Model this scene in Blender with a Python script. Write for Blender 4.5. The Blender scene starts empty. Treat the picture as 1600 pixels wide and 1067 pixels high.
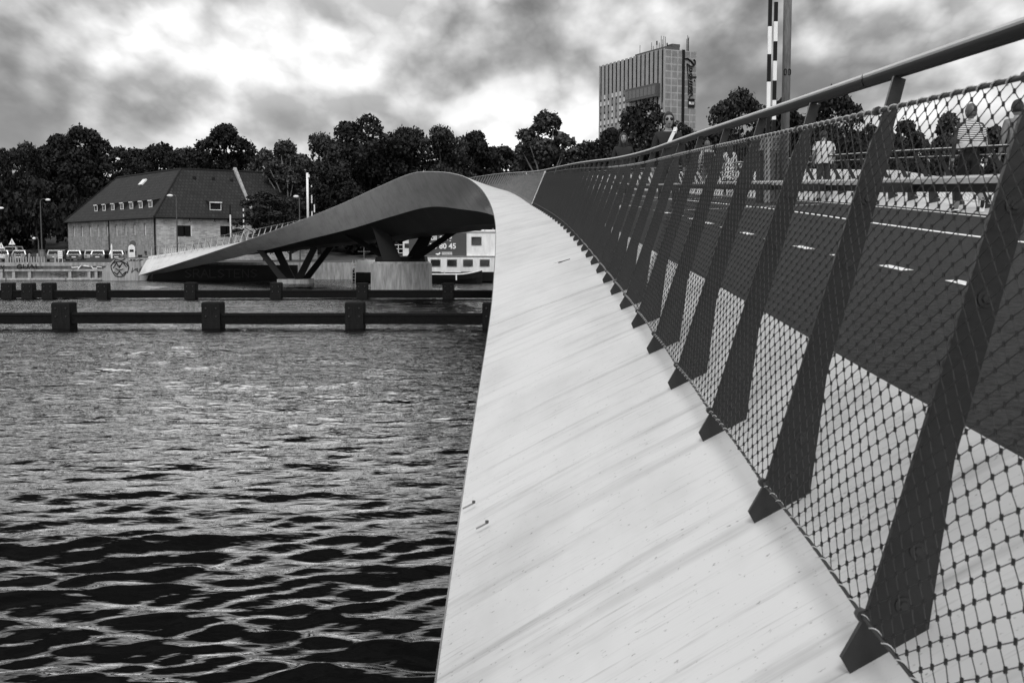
import bpy, bmesh, math, random
import numpy as np
from mathutils import Vector, Matrix

random.seed(7)
rng = np.random.default_rng(11)
scene = bpy.context.scene
col = scene.collection
R = math.radians

# ------------------------------------------------------------------ camera
CAM_Z = 4.0
cam_data = bpy.data.cameras.new('camera')
cam = bpy.data.objects.new('camera', cam_data)
col.objects.link(cam)
cam.location = (0, 0, CAM_Z)
cam.rotation_euler = (R(90) - math.atan(148 / 1750), 0, 0)
cam_data.sensor_width = 36.0
cam_data.lens = 36.0 * 1750 / 1600
cam_data.clip_start = 0.05
cam_data.clip_end = 9000
cam_data.dof.use_dof = True
cam_data.dof.focus_distance = 18.0
cam_data.dof.aperture_fstop = 12.0
scene.camera = cam

# ------------------------------------------------------------------ light
SUN_EL, SUN_AZ = R(50), R(187)          # azimuth clockwise from +Y: behind the camera
world = bpy.data.worlds.new('World')
scene.world = world
world.use_nodes = True
wn, wl = world.node_tree.nodes, world.node_tree.links
wn.clear()


def W(t, **k):
    n = wn.new(t)
    for a, b in k.items():
        setattr(n, a, b)
    return n


def wmath(op, a, b=None, c=None, clamp=False):
    n = W('ShaderNodeMath', operation=op, use_clamp=clamp)
    for i, v in enumerate((a, b, c)):
        if v is None:
            continue
        if isinstance(v, (int, float)):
            n.inputs[i].default_value = v
        else:
            wl.new(v, n.inputs[i])
    return n.outputs[0]


def wramp(fac, pts, interp='EASE'):
    n = W('ShaderNodeValToRGB')
    n.color_ramp.interpolation = interp
    el = n.color_ramp.elements
    while len(el) < len(pts):
        el.new(0.5)
    for e, (p, v) in zip(el, pts):
        e.position = p
        e.color = (v, v, v, 1)
    wl.new(fac, n.inputs[0])
    return n.outputs[0]


sky = W('ShaderNodeTexSky', sky_type='NISHITA', sun_disc=False)
sky.sun_elevation, sky.sun_rotation = SUN_EL, SUN_AZ
skybw = W('ShaderNodeRGBToBW')
wl.new(sky.outputs[0], skybw.inputs[0])
blue = wmath('MULTIPLY', skybw.outputs[0], 0.10)
geo = W('ShaderNodeNewGeometry')
sep = W('ShaderNodeSeparateXYZ')
wl.new(geo.outputs['Incoming'], sep.inputs[0])
dz = wmath('MULTIPLY', sep.outputs[2], -1.0)
up = wmath('MAXIMUM', dz, 0.0)
den = wmath('ADD', up, 0.40)
cx = wmath('DIVIDE', wmath('MULTIPLY', sep.outputs[0], -1.0), den)
cy = wmath('DIVIDE', wmath('MULTIPLY', sep.outputs[1], -1.0), den)
comb = W('ShaderNodeCombineXYZ')
wl.new(cx, comb.inputs[0])
wl.new(cy, comb.inputs[1])


def wnoise(scale, detail, rough, dist, off, sx=1.0, sy=0.62):
    mp = W('ShaderNodeMapping')
    mp.inputs['Location'].default_value = off
    mp.inputs['Scale'].default_value = (sx, sy, 1)
    wl.new(comb.outputs[0], mp.inputs[0])
    n = W('ShaderNodeTexNoise')
    n.inputs['Scale'].default_value = scale
    n.inputs['Detail'].default_value = detail
    n.inputs['Roughness'].default_value = rough
    n.inputs['Distortion'].default_value = dist
    wl.new(mp.outputs[0], n.inputs['Vector'])
    return n.outputs[0]


SKY_OFF = (11.750, -10.710, 0.0)
def billow(scale, off, dy=0.0):
    """heaped cloud tops: folded noise"""
    n = wnoise(scale, 5, 0.5, 0.0, (off[0] + SKY_OFF[0], off[1] + SKY_OFF[1] + dy, off[2]))
    return wmath('ABSOLUTE', wmath('SUBTRACT', wmath('MULTIPLY', n, 2.0), 1.0))


def heap(dy):
    big = wnoise(1.15, 2, 0.5, 0.0, (3.1 + SKY_OFF[0], 7.4 + SKY_OFF[1] + dy, 0.0))
    mid = wnoise(2.8, 3, 0.5, 0.0, (1.7 + SKY_OFF[0], 2.2 + SKY_OFF[1] + dy, 0.4))
    b1 = billow(4.0, (0.6, 3.3, 0.2), dy)
    b2 = billow(9.0, (2.6, 1.3, 0.7), dy)
    t = wmath('ADD', wmath('MULTIPLY', big, 0.50), wmath('MULTIPLY', mid, 0.44))
    t = wmath('SUBTRACT', t, wmath('MULTIPLY', b1, 0.13))
    return wmath('SUBTRACT', t, wmath('MULTIPLY', b2, 0.06)), mid


dens, mid = heap(0.0)
dens_b, _ = heap(-0.045)
shade = wramp(dens, [(0.34, 0.80), (0.41, 0.66), (0.462, 0.46), (0.505, 0.235), (0.565, 0.085)], 'B_SPLINE')
relief = wmath('MULTIPLY', wmath('SUBTRACT', dens_b, dens), 9.0)
relief = wmath('ADD', wmath('MAXIMUM', wmath('MINIMUM', relief, 0.34), -0.40), 1.0)
shade = wmath('MULTIPLY', shade, relief)
cover = wramp(mid, [(0.22, 0.0), (0.34, 1.0)])
mixc = W('ShaderNodeMix', data_type='FLOAT')
wl.new(cover, mixc.inputs[0])
wl.new(blue, mixc.inputs[2])
wl.new(shade, mixc.inputs[3])
# pale veil of haze low over the horizon
veil = wramp(up, [(0.0, 0.60), (0.09, 0.28), (0.20, 0.0)], 'LINEAR')
mixh = W('ShaderNodeMix', data_type='FLOAT')
wl.new(veil, mixh.inputs[0])
wl.new(mixc.outputs[0], mixh.inputs[2])
mixh.inputs[3].default_value = 0.50
bg = W('ShaderNodeBackground')
bg.inputs['Strength'].default_value = 1.0
wl.new(mixh.outputs[0], bg.inputs['Color'])
wo = W('ShaderNodeOutputWorld')
wl.new(bg.outputs[0], wo.inputs[0])

sun_data = bpy.data.lights.new('sun', 'SUN')
sun_data.energy = 1.3
sun_data.angle = R(20)
sun = bpy.data.objects.new('sun', sun_data)
col.objects.link(sun)
sdir = Vector((math.sin(SUN_AZ) * math.cos(SUN_EL), math.cos(SUN_AZ) * math.cos(SUN_EL), math.sin(SUN_EL)))
sun.rotation_euler = sdir.to_track_quat('Z', 'Y').to_euler()
sun.location = (20, -30, 60)

scene.view_settings.view_transform = 'Standard'
scene.view_settings.look = 'None'
scene.view_settings.exposure = 0.55
scene.view_settings.gamma = 1.0
scene.view_settings.use_curve_mapping = False


# ------------------------------------------------------------------ materials
def mat(name, v, rough=0.6, metal=0.0, spec=0.5, var=0.0, scale=4.0, bump=0.0, bscale=20.0, ior=None, coat=0.0, stretch=None, uv=False):
    m = bpy.data.materials.new(name)
    m.use_nodes = True
    nt = m.node_tree
    b = nt.nodes['Principled BSDF']
    b.inputs['Base Color'].default_value = (v, v, v, 1)
    b.inputs['Roughness'].default_value = rough
    b.inputs['Metallic'].default_value = metal
    b.inputs['Specular IOR Level'].default_value = spec
    if ior:
        b.inputs['IOR'].default_value = ior
    if coat:
        b.inputs['Coat Weight'].default_value = coat
    tc = nt.nodes.new('ShaderNodeTexCoord')
    src = tc.outputs['UV' if uv else 'Object']
    if stretch:
        mp = nt.nodes.new('ShaderNodeMapping')
        mp.inputs['Scale'].default_value = stretch
        nt.links.new(src, mp.inputs[0])
        src = mp.outputs[0]
    if var:
        n = nt.nodes.new('ShaderNodeTexNoise')
        n.inputs['Scale'].default_value = scale
        n.inputs['Detail'].default_value = 6
        n.inputs['Roughness'].default_value = 0.65
        nt.links.new(src, n.inputs['Vector'])
        r = nt.nodes.new('ShaderNodeMapRange')
        r.inputs['From Min'].default_value = 0.3
        r.inputs['From Max'].default_value = 0.7
        r.inputs['To Min'].default_value = max(v * (1 - var), 0)
        r.inputs['To Max'].default_value = min(v * (1 + var), 0.95)
        nt.links.new(n.outputs[0], r.inputs[0])
        nt.links.new(r.outputs[0], b.inputs['Base Color'])
    if bump:
        n = nt.nodes.new('ShaderNodeTexNoise')
        n.inputs['Scale'].default_value = bscale
        n.inputs['Detail'].default_value = 4
        nt.links.new(src, n.inputs['Vector'])
        bp = nt.nodes.new('ShaderNodeBump')
        bp.inputs['Strength'].default_value = bump
        bp.inputs['Distance'].default_value = 0.05
        nt.links.new(n.outputs[0], bp.inputs['Height'])
        nt.links.new(bp.outputs[0], b.inputs['Normal'])
    return m


def nd(m, t, **k):
    n = m.node_tree.nodes.new(t)
    for a, b in k.items():
        setattr(n, a, b)
    return n


def lk(m, a, b):
    m.node_tree.links.new(a, b)


def wing_material(name, v, rough, shade_runs=False):
    """painted steel: fine brushed grain and grimy streaks that run across the plate (UV: u along the bridge, v across)"""
    m = mat(name, v, rough)
    b = m.node_tree.nodes['Principled BSDF']
    tc = nd(m, 'ShaderNodeTexCoord')

    def noise(scale, sx, sy, lo, hi, detail=5, rot=0.0):
        mp = nd(m, 'ShaderNodeMapping')
        mp.inputs['Scale'].default_value = (sx, sy, 1)
        mp.inputs['Rotation'].default_value = (0, 0, rot)
        lk(m, tc.outputs['UV'], mp.inputs[0])
        n = nd(m, 'ShaderNodeTexNoise')
        n.inputs['Scale'].default_value = scale
        n.inputs['Detail'].default_value = detail
        n.inputs['Roughness'].default_value = 0.65
        lk(m, mp.outputs[0], n.inputs['Vector'])
        r = nd(m, 'ShaderNodeMapRange', clamp=True)
        r.inputs['From Min'].default_value = lo
        r.inputs['From Max'].default_value = hi
        lk(m, n.outputs[0], r.inputs[0])
        return r.outputs[0], n.outputs[0]
    streak, s0 = noise(1.0, 7.0, 0.5, 0.54, 0.80, rot=0.16)
    grime, g0 = noise(1.0, 0.5, 0.9, 0.45, 0.75)
    fine_, f0 = noise(1.0, 48.0, 2.2, 0.58, 0.76, 4, rot=0.2)
    speck, p0 = noise(1.0, 44.0, 34.0, 0.66, 0.74, 2)

    def mul(a, k):
        n = nd(m, 'ShaderNodeMath', operation='MULTIPLY')
        lk(m, a, n.inputs[0])
        n.inputs[1].default_value = k
        return n.outputs[0]

    def add(a, c):
        n = nd(m, 'ShaderNodeMath', operation='ADD')
        lk(m, a, n.inputs[0])
        lk(m, c, n.inputs[1])
        return n.outputs[0]
    dirt_shade = add(add(mul(streak, 0.46), mul(grime, 0.26)), add(mul(fine_, 0.42), mul(speck, 0.6)))
    if shade_runs:
        # below every railing post: grime runs, with post shadow painted into the colour
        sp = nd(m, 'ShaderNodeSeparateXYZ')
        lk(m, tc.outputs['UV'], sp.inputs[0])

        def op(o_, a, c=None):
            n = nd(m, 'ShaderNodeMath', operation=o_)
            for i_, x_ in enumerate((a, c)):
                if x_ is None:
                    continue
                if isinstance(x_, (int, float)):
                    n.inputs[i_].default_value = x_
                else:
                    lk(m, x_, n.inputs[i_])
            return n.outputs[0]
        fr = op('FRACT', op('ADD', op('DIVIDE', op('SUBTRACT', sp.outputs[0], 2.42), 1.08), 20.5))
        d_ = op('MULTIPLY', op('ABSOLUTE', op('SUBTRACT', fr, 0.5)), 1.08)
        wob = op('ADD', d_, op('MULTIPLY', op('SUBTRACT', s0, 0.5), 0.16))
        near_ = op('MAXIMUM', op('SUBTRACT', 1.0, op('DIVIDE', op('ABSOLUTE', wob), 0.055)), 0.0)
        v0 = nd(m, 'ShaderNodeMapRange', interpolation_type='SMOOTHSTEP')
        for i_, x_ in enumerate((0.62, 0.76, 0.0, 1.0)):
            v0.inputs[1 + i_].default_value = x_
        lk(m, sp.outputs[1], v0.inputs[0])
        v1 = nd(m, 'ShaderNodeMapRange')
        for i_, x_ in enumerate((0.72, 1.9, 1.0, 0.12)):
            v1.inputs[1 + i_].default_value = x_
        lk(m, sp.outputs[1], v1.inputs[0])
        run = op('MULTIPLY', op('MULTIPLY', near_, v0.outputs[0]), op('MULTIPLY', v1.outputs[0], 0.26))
        dirt_shade = add(dirt_shade, run)  # post shadow streaks join the grime
    inv = nd(m, 'ShaderNodeMath', operation='SUBTRACT', use_clamp=True)
    inv.inputs[0].default_value = 1.0
    lk(m, dirt_shade, inv.inputs[1])
    lk(m, mul(inv.outputs[0], v), b.inputs['Base Color'])
    bp = nd(m, 'ShaderNodeBump')
    bp.inputs['Strength'].default_value = 0.22
    bp.inputs['Distance'].default_value = 0.02
    lk(m, s0, bp.inputs['Height'])
    lk(m, bp.outputs[0], b.inputs['Normal'])
    return m


M = {}
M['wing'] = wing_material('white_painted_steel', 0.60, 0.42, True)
M['wing_side'] = wing_material('shaded_white_steel', 0.38, 0.22)  # same white paint as the wing, darkened: side shade put in the colour
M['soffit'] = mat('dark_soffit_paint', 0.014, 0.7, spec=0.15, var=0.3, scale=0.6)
M['asphalt'] = mat('deck_asphalt', 0.040, 0.9, spec=0.2, var=0.75, scale=26, bump=0.8, bscale=90)
M['marking'] = mat('worn_white_marking', 0.72, 0.7, var=0.3, scale=14)
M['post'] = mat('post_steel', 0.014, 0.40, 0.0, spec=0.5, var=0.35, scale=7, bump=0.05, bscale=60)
M['post_part_lit'] = mat('part_lit_post_steel', 0.17, 0.5, 0.0, var=0.25, scale=5)  # lighter copy of the post steel: brighter light put in the colour
M['post_lit'] = mat('lit_post_steel', 0.62, 0.5)  # far end posts whitened: the light on them put in the colour
M['rail'] = mat('handrail_steel', 0.58, 0.38, 0.1, var=0.12, scale=3)
M['rail_low'] = mat('lower_rail_paint', 0.55, 0.45, var=0.15, scale=8)
M['wire'] = mat('wire_rope', 0.028, 0.5, 0.3, spec=0.4)
M['bolt'] = mat('bolt_steel', 0.03, 0.45, 0.2)
M['concrete'] = mat('stained_concrete', 0.30, 0.85, var=0.45, scale=1.4, bump=0.3, bscale=8, stretch=(2.2, 2.2, 0.35))
M['pier_steel'] = mat('black_painted_steel', 0.006, 0.6, spec=0.15)
M['timber'] = mat('tarred_timber', 0.006, 0.85, spec=0.12, var=0.4, scale=6, bump=0.4, bscale=14)
M['timber_block'] = mat('grey_timber', 0.011, 0.85, spec=0.15, var=0.4, scale=5, bump=0.5, bscale=10, stretch=(3, 3, 0.4))
M['black'] = mat('black_paint', 0.006, 0.5, spec=0.2)
M['white'] = mat('white_paint', 0.80, 0.5, var=0.08, scale=2)
M['white_worn'] = mat('weathered_white_paint', 0.74, 0.55, var=0.22, scale=1.3, stretch=(1, 1, 0.3))
M['grey'] = mat('grey_paint', 0.20, 0.5, var=0.12, scale=5)
M['galv'] = mat('galvanised_steel', 0.20, 0.5, 0.3, var=0.4, scale=5, stretch=(3, 3, 0.5))
M['dark_grey'] = mat('dark_grey_paint', 0.07, 0.5, var=0.15, scale=5)
M['glass'] = mat('dark_glass', 0.02, 0.08, spec=0.8)
M['car_glass'] = mat('tinted_car_glass', 0.012, 0.5, spec=0.12)
M['glass_grey'] = mat('reflecting_glass', 0.10, 0.12, spec=0.8)
M['blind'] = mat('window_blind', 0.62, 0.6, var=0.2, scale=0.5)
M['banner'] = mat('dark_banner_cloth', 0.06, 0.7, var=0.1, scale=3)
M['rubber'] = mat('tyre_rubber', 0.015, 0.8)
M['bark'] = mat('tree_bark', 0.03, 0.9, var=0.3, scale=3, bump=0.5, bscale=6)
M['pale_bark'] = mat('pale_bark', 0.30, 0.85, var=0.3, scale=3)
M['leaf'] = mat('dark_foliage', 0.010, 0.6, var=0.5, scale=0.35, spec=0.25)
M['leaf2'] = mat('mid_foliage', 0.016, 0.55, var=0.5, scale=0.4, spec=0.35)
M['leaf3'] = mat('light_foliage', 0.030, 0.5, var=0.5, scale=0.4, spec=0.4)
M['ground'] = mat('bank_paving', 0.07, 0.9, var=0.3, scale=0.4)
M['grass'] = mat('rampart_grass', 0.05, 0.95, var=0.4, scale=0.3)
M['skin'] = mat('skin', 0.24, 0.5, var=0.05, scale=10)
M['hair_dark'] = mat('dark_hair', 0.010, 0.5, bump=0.4, bscale=60, stretch=(4, 4, 0.4))
M['hair_grey'] = mat('fair_hair', 0.08, 0.5, var=0.5, scale=50, stretch=(4, 4, 0.3))
M['cloth_black'] = mat('black_cloth', 0.012, 0.85)
M['cloth_dark'] = mat('dark_cloth', 0.03, 0.85, var=0.2, scale=20)
M['cloth_grey'] = mat('grey_cloth', 0.16, 0.85, var=0.2, scale=20)
M['cloth_white'] = mat('white_cloth', 0.52, 0.85, var=0.1, scale=12, bump=0.3, bscale=14)


def stripes_material():
    m = mat('striped_knit', 0.7, 0.85)
    b = m.node_tree.nodes['Principled BSDF']
    tc = nd(m, 'ShaderNodeTexCoord')
    w = nd(m, 'ShaderNodeTexWave', wave_type='BANDS', bands_direction='Z')
    w.inputs['Scale'].default_value = 10.5
    w.inputs['Distortion'].default_value = 0.6
    w.inputs['Detail'].default_value = 1
    lk(m, tc.outputs['Object'], w.inputs['Vector'])
    r = nd(m, 'ShaderNodeValToRGB')
    r.color_ramp.interpolation = 'CONSTANT'
    r.color_ramp.elements[0].color = (0.02, 0.02, 0.02, 1)
    r.color_ramp.elements[1].position = 0.56
    r.color_ramp.elements[1].color = (0.72, 0.72, 0.72, 1)
    lk(m, w.outputs[0], r.inputs[0])
    lk(m, r.outputs[0], b.inputs['Base Color'])
    return m


def pattern_cloth():
    m = mat('patterned_cloth', 0.5, 0.85)
    b = m.node_tree.nodes['Principled BSDF']
    tc = nd(m, 'ShaderNodeTexCoord')
    w = nd(m, 'ShaderNodeTexVoronoi')
    w.inputs['Scale'].default_value = 16
    lk(m, tc.outputs['Object'], w.inputs['Vector'])
    r = nd(m, 'ShaderNodeValToRGB')
    r.color_ramp.elements[0].position = 0.35
    r.color_ramp.elements[0].color = (0.05, 0.05, 0.05, 1)
    r.color_ramp.elements[1].position = 0.5
    r.color_ramp.elements[1].color = (0.6, 0.6, 0.6, 1)
    lk(m, w.outputs[0], r.inputs[0])
    lk(m, r.outputs[0], b.inputs['Base Color'])
    return m


def brick_material(name, v, mortar, bw, bh, var, uv=True, rough=0.85, bump=0.4, stain=0.35, shift=0.5):
    m = mat(name, v, rough)
    b = m.node_tree.nodes['Principled BSDF']
    tc = nd(m, 'ShaderNodeTexCoord')
    br = nd(m, 'ShaderNodeTexBrick')
    br.offset = shift
    br.inputs['Scale'].default_value = 1.0
    br.inputs['Brick Width'].default_value = bw
    br.inputs['Row Height'].default_value = bh
    br.inputs['Mortar Size'].default_value = bh * 0.09
    br.inputs['Color1'].default_value = (v * (1 - var),) * 3 + (1,)
    br.inputs['Color2'].default_value = (v * (1 + var),) * 3 + (1,)
    br.inputs['Mortar'].default_value = (mortar,) * 3 + (1,)
    lk(m, tc.outputs['UV'], br.inputs['Vector'])
    n = nd(m, 'ShaderNodeTexNoise')
    n.inputs['Scale'].default_value = 0.45
    n.inputs['Detail'].default_value = 7
    n.inputs['Roughness'].default_value = 0.7
    mp = nd(m, 'ShaderNodeMapping')
    mp.inputs['Scale'].default_value = (1.6, 0.6, 1)
    lk(m, tc.outputs['UV'], mp.inputs[0])
    lk(m, mp.outputs[0], n.inputs['Vector'])
    r = nd(m, 'ShaderNodeMapRange')
    r.inputs['From Min'].default_value = 0.3
    r.inputs['From Max'].default_value = 0.7
    r.inputs['To Min'].default_value = 1 - stain
    r.inputs['To Max'].default_value = 1 + stain
    lk(m, n.outputs[0], r.inputs[0])
    mx = nd(m, 'ShaderNodeMix', data_type='RGBA', blend_type='MULTIPLY')
    mx.inputs[0].default_value = 1.0
    lk(m, br.outputs['Color'], mx.inputs[6])
    lk(m, r.outputs[0], mx.inputs[7])
    lk(m, mx.outputs[2], b.inputs['Base Color'])
    bp = nd(m, 'ShaderNodeBump')
    bp.inputs['Strength'].default_value = bump
    bp.inputs['Distance'].default_value = 0.05
    bp.invert = True
    lk(m, br.outputs['Fac'], bp.inputs['Height'])
    lk(m, bp.outputs[0], b.inputs['Normal'])
    return m


M['stripes'] = stripes_material()
M['pattern'] = pattern_cloth()
M['brick'] = brick_material('stained_old_brick', 0.25, 0.30, 0.62, 0.22, 0.25, stain=0.42)
M['brick_side'] = brick_material('cleaner_lit_brick', 0.40, 0.48, 0.62, 0.22, 0.28, stain=0.36)  # cleaner brick, lightened further: brighter light on this front put in the colour
M['tile'] = brick_material('dark_roof_tile', 0.018, 0.005, 0.5, 0.62, 0.35, bump=1.0, stain=0.45)
M['panel'] = brick_material('facade_panel', 0.20, 0.31, 3.1, 2.85, 0.14, bump=0.1, stain=0.3, shift=0.0)
M['rib'] = mat('facade_rib', 0.32, 0.8, var=0.15, scale=0.3)


def water_material():
    m = mat('harbour_water', 0.001, 0.015, ior=1.42)
    b = m.node_tree.nodes['Principled BSDF']
    tc = nd(m, 'ShaderNodeTexCoord')
    mp = nd(m, 'ShaderNodeMapping')
    mp.inputs['Scale'].default_value = (0.55, 1.25, 1)
    lk(m, tc.outputs['Object'], mp.inputs[0])
    # fine ripples everywhere except in the lee close to the bridge
    sp = nd(m, 'ShaderNodeSeparateXYZ')
    lk(m, tc.outputs['Object'], sp.inputs[0])
    lee = nd(m, 'ShaderNodeMapRange', interpolation_type='SMOOTHSTEP')
    for i_, v_ in enumerate((8.0, 42.0, 0.16, 1.0)):
        lee.inputs[1 + i_].default_value = v_
    lk(m, sp.outputs[1], lee.inputs[0])
    prev = None
    for sc_, d_ in ((1.8, 0.20), (4.2, 0.08)):
        n = nd(m, 'ShaderNodeTexNoise')
        n.inputs['Scale'].default_value = sc_
        n.inputs['Detail'].default_value = 3
        lk(m, mp.outputs[0], n.inputs['Vector'])
        bp = nd(m, 'ShaderNodeBump')
        bp.inputs['Distance'].default_value = d_
        lk(m, lee.outputs[0], bp.inputs['Strength'])
        lk(m, n.outputs[0], bp.inputs['Height'])
        if prev:
            lk(m, prev, bp.inputs['Normal'])
        prev = bp.outputs[0]
    nt = m.node_tree
    fr = nd(m, 'ShaderNodeFresnel')
    fr.inputs['IOR'].default_value = 1.45
    lk(m, prev, fr.inputs['Normal'])
    refl = nd(m, 'ShaderNodeMapRange')
    for i_, v_ in enumerate((0.15, 0.43, 0.004, 0.82)):
        refl.inputs[1 + i_].default_value = v_
    lk(m, fr.outputs[0], refl.inputs[0])
    gl = nd(m, 'ShaderNodeBsdfGlossy')
    gl.inputs['Roughness'].default_value = 0.03
    gl.inputs['Color'].default_value = (1, 1, 1, 1)
    lk(m, prev, gl.inputs['Normal'])
    df = nd(m, 'ShaderNodeBsdfDiffuse')
    df.inputs['Color'].default_value = (0.004, 0.004, 0.004, 1)
    mxs = nd(m, 'ShaderNodeMixShader')
    lk(m, refl.outputs[0], mxs.inputs[0])
    lk(m, df.outputs[0], mxs.inputs[1])
    lk(m, gl.outputs[0], mxs.inputs[2])
    lk(m, mxs.outputs[0], nt.nodes['Material Output'].inputs['Surface'])
    nt.nodes.remove(b)
    return m


M['water'] = water_material()


# ------------------------------------------------------------------ mesh helpers
class MB:
    def __init__(self):
        self.v, self.f, self.uv, self.mi = [], [], [], []
        self.cur = 0

    def add(self, verts, faces, uvs=None):
        o = len(self.v)
        self.v.extend([tuple(p) for p in verts])
        for k, f in enumerate(faces):
            self.f.append([o + i for i in f])
            self.uv.append(uvs[k] if uvs else None)
            self.mi.append(self.cur)

    def quad(self, a, b, c, d, uv=None):
        self.add([a, b, c, d], [(0, 1, 2, 3)], [uv] if uv else None)

    def box(self, c, s, rot=None, taper=1.0):
        x, y, z = s[0] / 2, s[1] / 2, s[2] / 2
        P = []
        for k in (-1, 1):
            t = taper if k > 0 else 1.0
            P += [Vector((-x * t, -y * t, k * z)), Vector((x * t, -y * t, k * z)), Vector((x * t, y * t, k * z)), Vector((-x * t, y * t, k * z))]
        if rot is not None:
            P = [rot @ p for p in P]
        P = [p + Vector(c) for p in P]
        F = [(3, 2, 1, 0), (4, 5, 6, 7), (0, 1, 5, 4), (1, 2, 6, 5), (2, 3, 7, 6), (3, 0, 4, 7)]
        self.add(P, F)

    def bar(self, a, b, w, h, up=(0, 0, 1), w2=None, h2=None):
        a, b = Vector(a), Vector(b)
        t = (b - a).normalized()
        s = t.cross(Vector(up))
        if s.length < 1e-4:
            s = t.cross(Vector((0, 1, 0)))
        s.normalize()
        u = s.cross(t)
        w2, h2 = w2 or w, h2 or h
        P = []
        for p, ww, hh in ((a, w, h), (b, w2, h2)):
            P += [p - s * ww / 2 - u * hh / 2, p + s * ww / 2 - u * hh / 2, p + s * ww / 2 + u * hh / 2, p - s * ww / 2 + u * hh / 2]
        self.add(P, [(3, 2, 1, 0), (4, 5, 6, 7), (0, 1, 5, 4), (1, 2, 6, 5), (2, 3, 7, 6), (3, 0, 4, 7)])

    def tube(self, pts, r, n=8, caps=True):
        pts = [Vector(p) for p in pts]
        rs = r if isinstance(r, (list, tuple)) else [r] * len(pts)
        o = len(self.v)
        ref = None
        for i, p in enumerate(pts):
            t = (pts[min(i + 1, len(pts) - 1)] - pts[max(i - 1, 0)]).normalized()
            if ref is None:
                ref = t.cross(Vector((0, 0, 1)))
                if ref.length < 1e-3:
                    ref = Vector((1, 0, 0))
            s = (ref - t * ref.dot(t)).normalized()
            ref = s
            u = t.cross(s)
            for k in range(n):
                a = 2 * math.pi * k / n
                self.v.append(tuple(p + (s * math.cos(a) + u * math.sin(a)) * rs[i]))
        for i in range(len(pts) - 1):
            for k in range(n):
                a, b = o + i * n + k, o + i * n + (k + 1) % n
                self.f.append([a, b, b + n, a + n])
                self.uv.append(None)
                self.mi.append(self.cur)
        if caps:
            self.f.append([o + k for k in range(n)][::-1])
            self.f.append([o + (len(pts) - 1) * n + k for k in range(n)])
            self.uv += [None, None]
            self.mi += [self.cur] * 2

    def prism(self, poly, origin, ax, ay, az, depth):
        """polygon (x,y) in plane origin+ax*x+ay*y, extruded +-depth/2 along az"""
        o, ax, ay, az = Vector(origin), Vector(ax), Vector(ay), Vector(az)
        n = len(poly)
        P = [o + ax * x + ay * y - az * depth / 2 for x, y in poly] + [o + ax * x + ay * y + az * depth / 2 for x, y in poly]
        F = [tuple(range(n))[::-1], tuple(range(n, 2 * n))]
        F += [(i, (i + 1) % n, n + (i + 1) % n, n + i) for i in range(n)]
        self.add(P, F)

    def sphere(self, c, r, n=12, m=8):
        c = Vector(c)
        r = r if isinstance(r, (tuple, list)) else (r, r, r)
        o = len(self.v)
        for j in range(m + 1):
            th = math.pi * j / m
            for i in range(n):
                ph = 2 * math.pi * i / n
                self.v.append((c.x + r[0] * math.sin(th) * math.cos(ph), c.y + r[1] * math.sin(th) * math.sin(ph), c.z + r[2] * math.cos(th)))
        for j in range(m):
            for i in range(n):
                a, b = o + j * n + i, o + j * n + (i + 1) % n
                self.f.append([a, a + n, b + n, b])
                self.uv.append(None)
                self.mi.append(self.cur)

    def mesh(self, name, mats, smooth=False):
        me = bpy.data.meshes.new(name)
        me.from_pydata(self.v, [], self.f)
        if any(u is not None for u in self.uv):
            ul = me.uv_layers.new(name='UVMap')
            flat = []
            for f, u in zip(self.f, self.uv):
                flat += [c for q in (u or [(0, 0)] * len(f)) for c in q]
            ul.data.foreach_set('uv', flat)
        mats = mats if isinstance(mats, (list, tuple)) else [mats]
        for m_ in mats:
            me.materials.append(m_)
        if len(mats) > 1:
            me.polygons.foreach_set('material_index', self.mi)
        if smooth:
            me.polygons.foreach_set('use_smooth', [True] * len(me.polygons))
        me.update()
        return me

    def build(self, name, mats, parent=None, smooth=False, auto=None):
        me = self.mesh(name, mats, smooth)
        if auto is not None:
            me.polygons.foreach_set('use_smooth', [True] * len(me.polygons))
            try:
                me.set_sharp_from_angle(angle=R(auto))
            except Exception:
                pass
        return link(name, me, parent)


def link(name, me, parent=None):
    o = bpy.data.objects.new(name, me)
    col.objects.link(o)
    if parent is not None:
        o.parent = parent
    return o


def thing(name, label, cat, loc=(0, 0, 0), rz=0.0, group=None):
    o = bpy.data.objects.new(name, None)
    o.empty_display_size = 0.3
    col.objects.link(o)
    o.location = loc
    o.rotation_euler = (0, 0, rz)
    return tag(o, label, cat, group)


def tag(o, label, cat, group=None):
    o['label'] = label
    o['category'] = cat
    if group:
        o['group'] = group
    return o


def structure(o):
    o['kind'] = 'structure'
    return o


def copy_tree(o, parent=None):
    c = o.copy()
    col.objects.link(c)
    c.parent = parent
    for ch in list(o.children):
        copy_tree(ch, c)
    return c


def text_mesh(name, s, size, mats, parent, loc, rot, extrude=0.004, align='LEFT', bold=0.0):
    cu = bpy.data.curves.new(name, 'FONT')
    cu.body = s
    cu.size = size
    cu.extrude = extrude
    cu.offset = bold
    cu.align_x = align
    cu.resolution_u = 3
    tmp = bpy.data.objects.new('tmp_text', cu)
    col.objects.link(tmp)
    bpy.context.view_layer.update()
    me = bpy.data.meshes.new_from_object(tmp.evaluated_get(bpy.context.evaluated_depsgraph_get()))
    bpy.data.objects.remove(tmp)
    bpy.data.curves.remove(cu)
    me.name = name
    me.materials.clear()
    me.materials.append(mats)
    o = link(name, me, parent)
    o.location = loc
    o.rotation_euler = rot
    return o


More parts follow.
